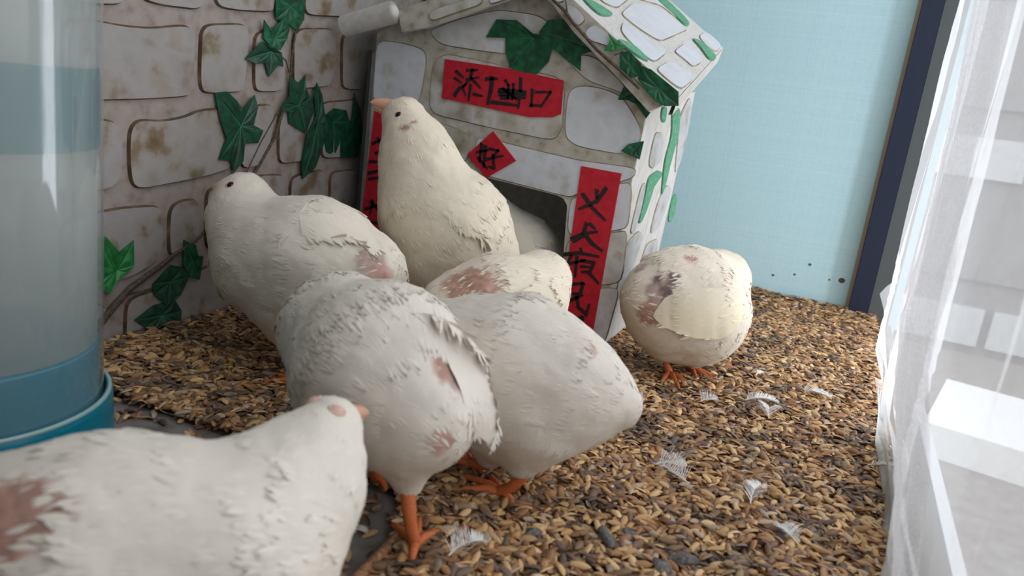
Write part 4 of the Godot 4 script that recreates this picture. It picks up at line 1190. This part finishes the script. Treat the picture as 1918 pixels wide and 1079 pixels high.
func film() -> void:
	var rows := []
	for e in FILM_EDGE: rows.append(pts(e)[0])
	rows.reverse()   # bottom first
	rows.insert(0, rows[0] + Vector2(0.01, -0.10))
	rows.append(rows[-1] + (rows[-1] - rows[-2]) * 1.0)
	rows.append(Vector2(rows[-1].x + 0.02, 0.66))
	var prof := []
	for e in rows: prof.append(e)
	prof.sort_custom(func(a, b): return a.y < b.y)
	var g := Geo.new()
	var nu := 90; var nv := 60
	var y0 := FLOOR_Y; var y1 := 0.66
	for j in nv + 1:
		var y := lerpf(y0, y1, float(j) / nv)
		var zl: float = prof[-1].x
		for k in prof.size() - 1:
			if y >= prof[k].y and y <= prof[k + 1].y:
				zl = lerpf(prof[k].x, prof[k + 1].x, (y - prof[k].y) / maxf(prof[k + 1].y - prof[k].y, 1e-6)); break
		if y < prof[0].y: zl = prof[0].x
		zl = minf(zl, -0.3)
		for i in nu + 1:
			var u := float(i) / nu
			var z := lerpf(zl, 0.30, u)
			var x := FILM_X + 0.004 * sin(z * 38.0 + y * 5.0) + 0.0025 * sin(z * 91.0 - y * 11.0) + 0.002 * fuzz.get_noise_3d(z * 900.0, y * 300.0, 3.0)
			x += 0.012 * smoothstep(0.05, -0.01, y) * (0.5 + 0.5 * sin(z * 23.0))
			g.add(Vector3(x, y, z), Vector3.LEFT, Vector2(z, y))
	for j in nv:
		for i in nu:
			var a := j * (nu + 1) + i
			g.tri(a, a + 1, a + nu + 2); g.tri(a, a + nu + 2, a + nu + 1)
	for i in g.v.size(): g.n[i] = Vector3.ZERO
	for k in range(0, g.ix.size(), 3):
		var f := (g.v[g.ix[k + 1]] - g.v[g.ix[k]]).cross(g.v[g.ix[k + 2]] - g.v[g.ix[k]])
		if f.x > 0.0: f = -f
		for q in 3: g.n[g.ix[k + q]] += f
	for i in g.n.size(): g.n[i] = g.n[i].normalized()
	var t := thing("plastic_film", "crumpled translucent plastic film hanging as a curtain along the right side", "plastic film", Vector3(FILM_X, FLOOR_Y, -0.4))
	obj("sheet", g, M.film, t)
	# gathered hem of gauze running down the film
	var h := Geo.new()
	var n := GAUZE.size()
	for j in n:
		var p: PackedVector2Array = pts(GAUZE[j])
		for i in 13:
			var u := i / 12.0
			var q: Vector2 = p[0].lerp(p[1], u)
			h.add(Vector3(FILM_X - 0.008 - 0.004 * sin(PI * u) - 0.0016 * sin(u * 21.0 + j * 1.7), q.y, q.x), Vector3(-1, 0, 0.8 * cos(u * 21.0 + j * 1.7) * 0.5).normalized(), Vector2(u, j * 0.22))
	for j in n - 1:
		for i in 12:
			var a := j * 13 + i
			h.tri(a, a + 1, a + 14); h.tri(a, a + 14, a + 13)
	obj("gauze_hem", h, M.gauze, t)

func outside() -> void:
	# beyond the film: a pale yard, a tiled parapet, a white board and loose strands
	var g := Geo.new(); g.box(Vector3(3.12, -0.54, -1.0), Vector3(6.0, 0.08, 9.0))
	struct("floor_yard", g, M.concrete)
	g = Geo.new(); g.box(Vector3(2.9, 0.75, -3.3), Vector3(5.6, 2.5, 0.16))
	var w := struct("wall_yard", g, M.tile_grey)
	for j in 8:
		for k in 7:
			var bx := Geo.new(); bx.box(Vector3(0.32 + k * 0.5 + (j % 2) * 0.22, -0.40 + j * 0.30, -3.212), Vector3(0.47, 0.14 if j % 2 == 0 else 0.26, 0.03))
			obj("tile", bx, M.tile if j % 2 == 0 or k % 3 == 1 else M.tile_grey, w)
	g = Geo.new(); g.box(Vector3(0.58, -0.46, -2.18), Vector3(0.50, 0.08, 0.46), Basis(Vector3.UP, -0.2))
	tag(obj("white_board", g, M.white_board), "white board lying in the yard behind the plastic film", "board")
	g = Geo.new(); g.box(Vector3(0.078, 0.018, -0.36), Vector3(0.006, 0.042, 0.44))
	tag(obj("sill_rail", g, M.rail), "narrow white rail along the foot of the plastic film outside", "rail")
	var st := [[[0.12, -0.02, -0.20], [0.115, 0.06, -0.24], [0.12, 0.11, -0.29]], [[0.13, -0.02, -0.22], [0.125, 0.07, -0.29], [0.13, 0.10, -0.36]], [[0.13, 0.0, -0.24], [0.128, 0.06, -0.22], [0.12, 0.10, -0.19]], [[0.15, 0.05, -0.30], [0.15, 0.13, -0.38], [0.155, 0.21, -0.44]]]
	for i in 4:
		var p := PackedVector3Array()
		for q in st[i]: p.append(Vector3(q[0], q[1], q[2]))
		var sg := Geo.new(); sg.tube(p, PackedFloat32Array([0.0009, 0.0008, 0.0005]), 6)
		tag(obj("dry_stalk", sg, M.strand), ["pale dry stalk behind the film, nearest to the lower right corner", "pale dry stalk bent left behind the film, crossing the white board", "short pale dry stalk leaning right behind the film", "tall thin pale stalk behind the film at the right edge, above the white board"][i], "stalk", "pale stalks behind the film")

func litter() -> void:
	var bare := pts(BARE[0])
	# bed under the loose hulls
	var g := Geo.new()
	var nx := 60; var nz := 100
	for j in nz + 1:
		for i in nx + 1:
			var x := lerpf(WALL_X, 0.075, float(i) / nx); var z := lerpf(-1.02, 0.0, float(j) / nz)
			var y := heap(x, z) - 0.0012
			if Geometry2D.is_point_in_polygon(Vector2(x, z), bare): y = FLOOR_Y - 0.004
			g.add(Vector3(x, y, z), Vector3.UP)
	for j in nz:
		for i in nx:
			var a := j * (nx + 1) + i
			g.tri(a, a + 1, a + nx + 2); g.tri(a, a + nx + 2, a + nx + 1)
	# one hull: a pointed boat, hollow below
	var hg := Geo.new()
	for i in 7:
		var u := i / 6.0 * 2.0 - 1.0
		var w := 0.5 * pow(maxf(0.0, 1.0 - absf(u) ** 2.2), 0.75) + 0.02
		for k in 4:
			var a := PI * (k / 3.0)
			hg.add(Vector3(u, sin(a) * w * 0.8 - 0.1 * u * u, cos(a) * w), Vector3(u * 0.5, sin(a) + 0.05, cos(a)).normalized())
	for i in 6:
		for k in 3:
			var a := i * 4 + k
			hg.tri(a, a + 1, a + 5); hg.tri(a, a + 5, a + 4)
	var hull := hg.mesh()
	var mm := MultiMesh.new()
	mm.transform_format = MultiMesh.TRANSFORM_3D
	mm.use_colors = true; mm.mesh = hull
	var cols := [lin(176, 138, 92), lin(160, 122, 80), lin(146, 106, 68), lin(188, 154, 108), lin(138, 100, 68), lin(112, 82, 60), lin(98, 80, 68), lin(164, 142, 120), lin(194, 162, 118)]
	var at := []; var cc := []
	for i in 95000:
		var x := rng.randf_range(WALL_X + 0.004, 0.066); var z := rng.randf_range(-1.015, -0.17)
		var inb := Geometry2D.is_point_in_polygon(Vector2(x, z), bare)
		if inb and rng.randf() > 0.05: continue
		if Vector2(x + 0.386, z + 0.233).length() < 0.071: continue
		var y := heap(x, z) - 0.0015 + 0.0050 * rng.randf()
		if inb: y = FLOOR_Y + 0.001
		var ln := rng.randf_range(0.0036, 0.0060)
		var b := Basis.from_euler(Vector3(rng.randf_range(-0.7, 0.7) + (PI if rng.randf() < 0.3 else 0.0), rng.randf() * TAU, rng.randf_range(-0.42, 0.42)))
		var wd := ln * rng.randf_range(0.62, 0.95)
		at.append(Transform3D(Basis(b.x * ln, b.y * wd * 0.8, b.z * wd), Vector3(x, y, z)))
		var dark := fuzz.get_noise_2d(x * 2600.0 + 90.0, z * 2600.0)
		var k := rng.randi() % 9
		var c: Color = cols[k] * rng.randf_range(0.95, 1.38)
		if dark > 0.28: c = c.lerp(lin(66, 58, 54), 0.6)
		cc.append(c)
	mm.instance_count = at.size()
	for i in at.size():
		mm.set_instance_transform(i, at[i]); mm.set_instance_color(i, Color(cc[i].r, cc[i].g, cc[i].b))
	var mi := MultiMeshInstance3D.new()
	mi.name = "rice_hull_litter"; mi.multimesh = mm; mi.material_override = M.hull
	add_child(mi)
	tag(mi, "loose brown rice hulls spread over the floor as litter", "litter")
	mi.set_meta("kind", "stuff")
	var bed := obj("litter_bed", g, M.bed, mi)
	bed.position = Vector3.ZERO
	for f in FEATHERS:
		var p := Vector3(f[1] * 0.0001, 0.0, f[2] * 0.0001)
		p.y = heap(p.x, p.z) + 0.003
		if Geometry2D.is_point_in_polygon(Vector2(p.x, p.z), bare): p.y = FLOOR_Y + 0.001
		loose_feather(f[0], p, f[3], f[4] * 1.25, f[5] * 1.3, f[6], f[7])
	var ll := ["dark grey dried dropping clump, largest on the front litter", "dark dropping clump just right of the largest clump", "grey dropping clump at the lower edge of the frame among hulls", "pale grey clump beside the twig's litter, left of the largest clump", "small dark clump near the tailed quail's foot", "grey clump cut by the lower edge", "small grey clump between the orange leg and the foot of the tailed quail"]
	var n := 0
	for q in LUMPS:
		var x: float = q[0] * 0.0001; var z: float = q[1] * 0.0001
		lump("dropping", ll[n], "dropping", Vector3(x, heap(x, z) + 0.002, z), Vector3(1.2, 0.55, 0.9) * q[2] * 0.0007, M.dung, n + 1, "droppings in the litter")
		n += 1
	var tp := PackedVector3Array(); var tr := PackedFloat32Array()
	for q in TWIG: tp.append(V(q) + Vector3(0, -0.0045, 0)); tr.append(0.0038 - 0.0003 * tp.size())
	var tg := Geo.new(); tg.tube(tp, tr, 9)
	tag(obj("twig", tg, M.twig), "brown twig lying on the grey board at the lower edge beside the orange leg", "twig")
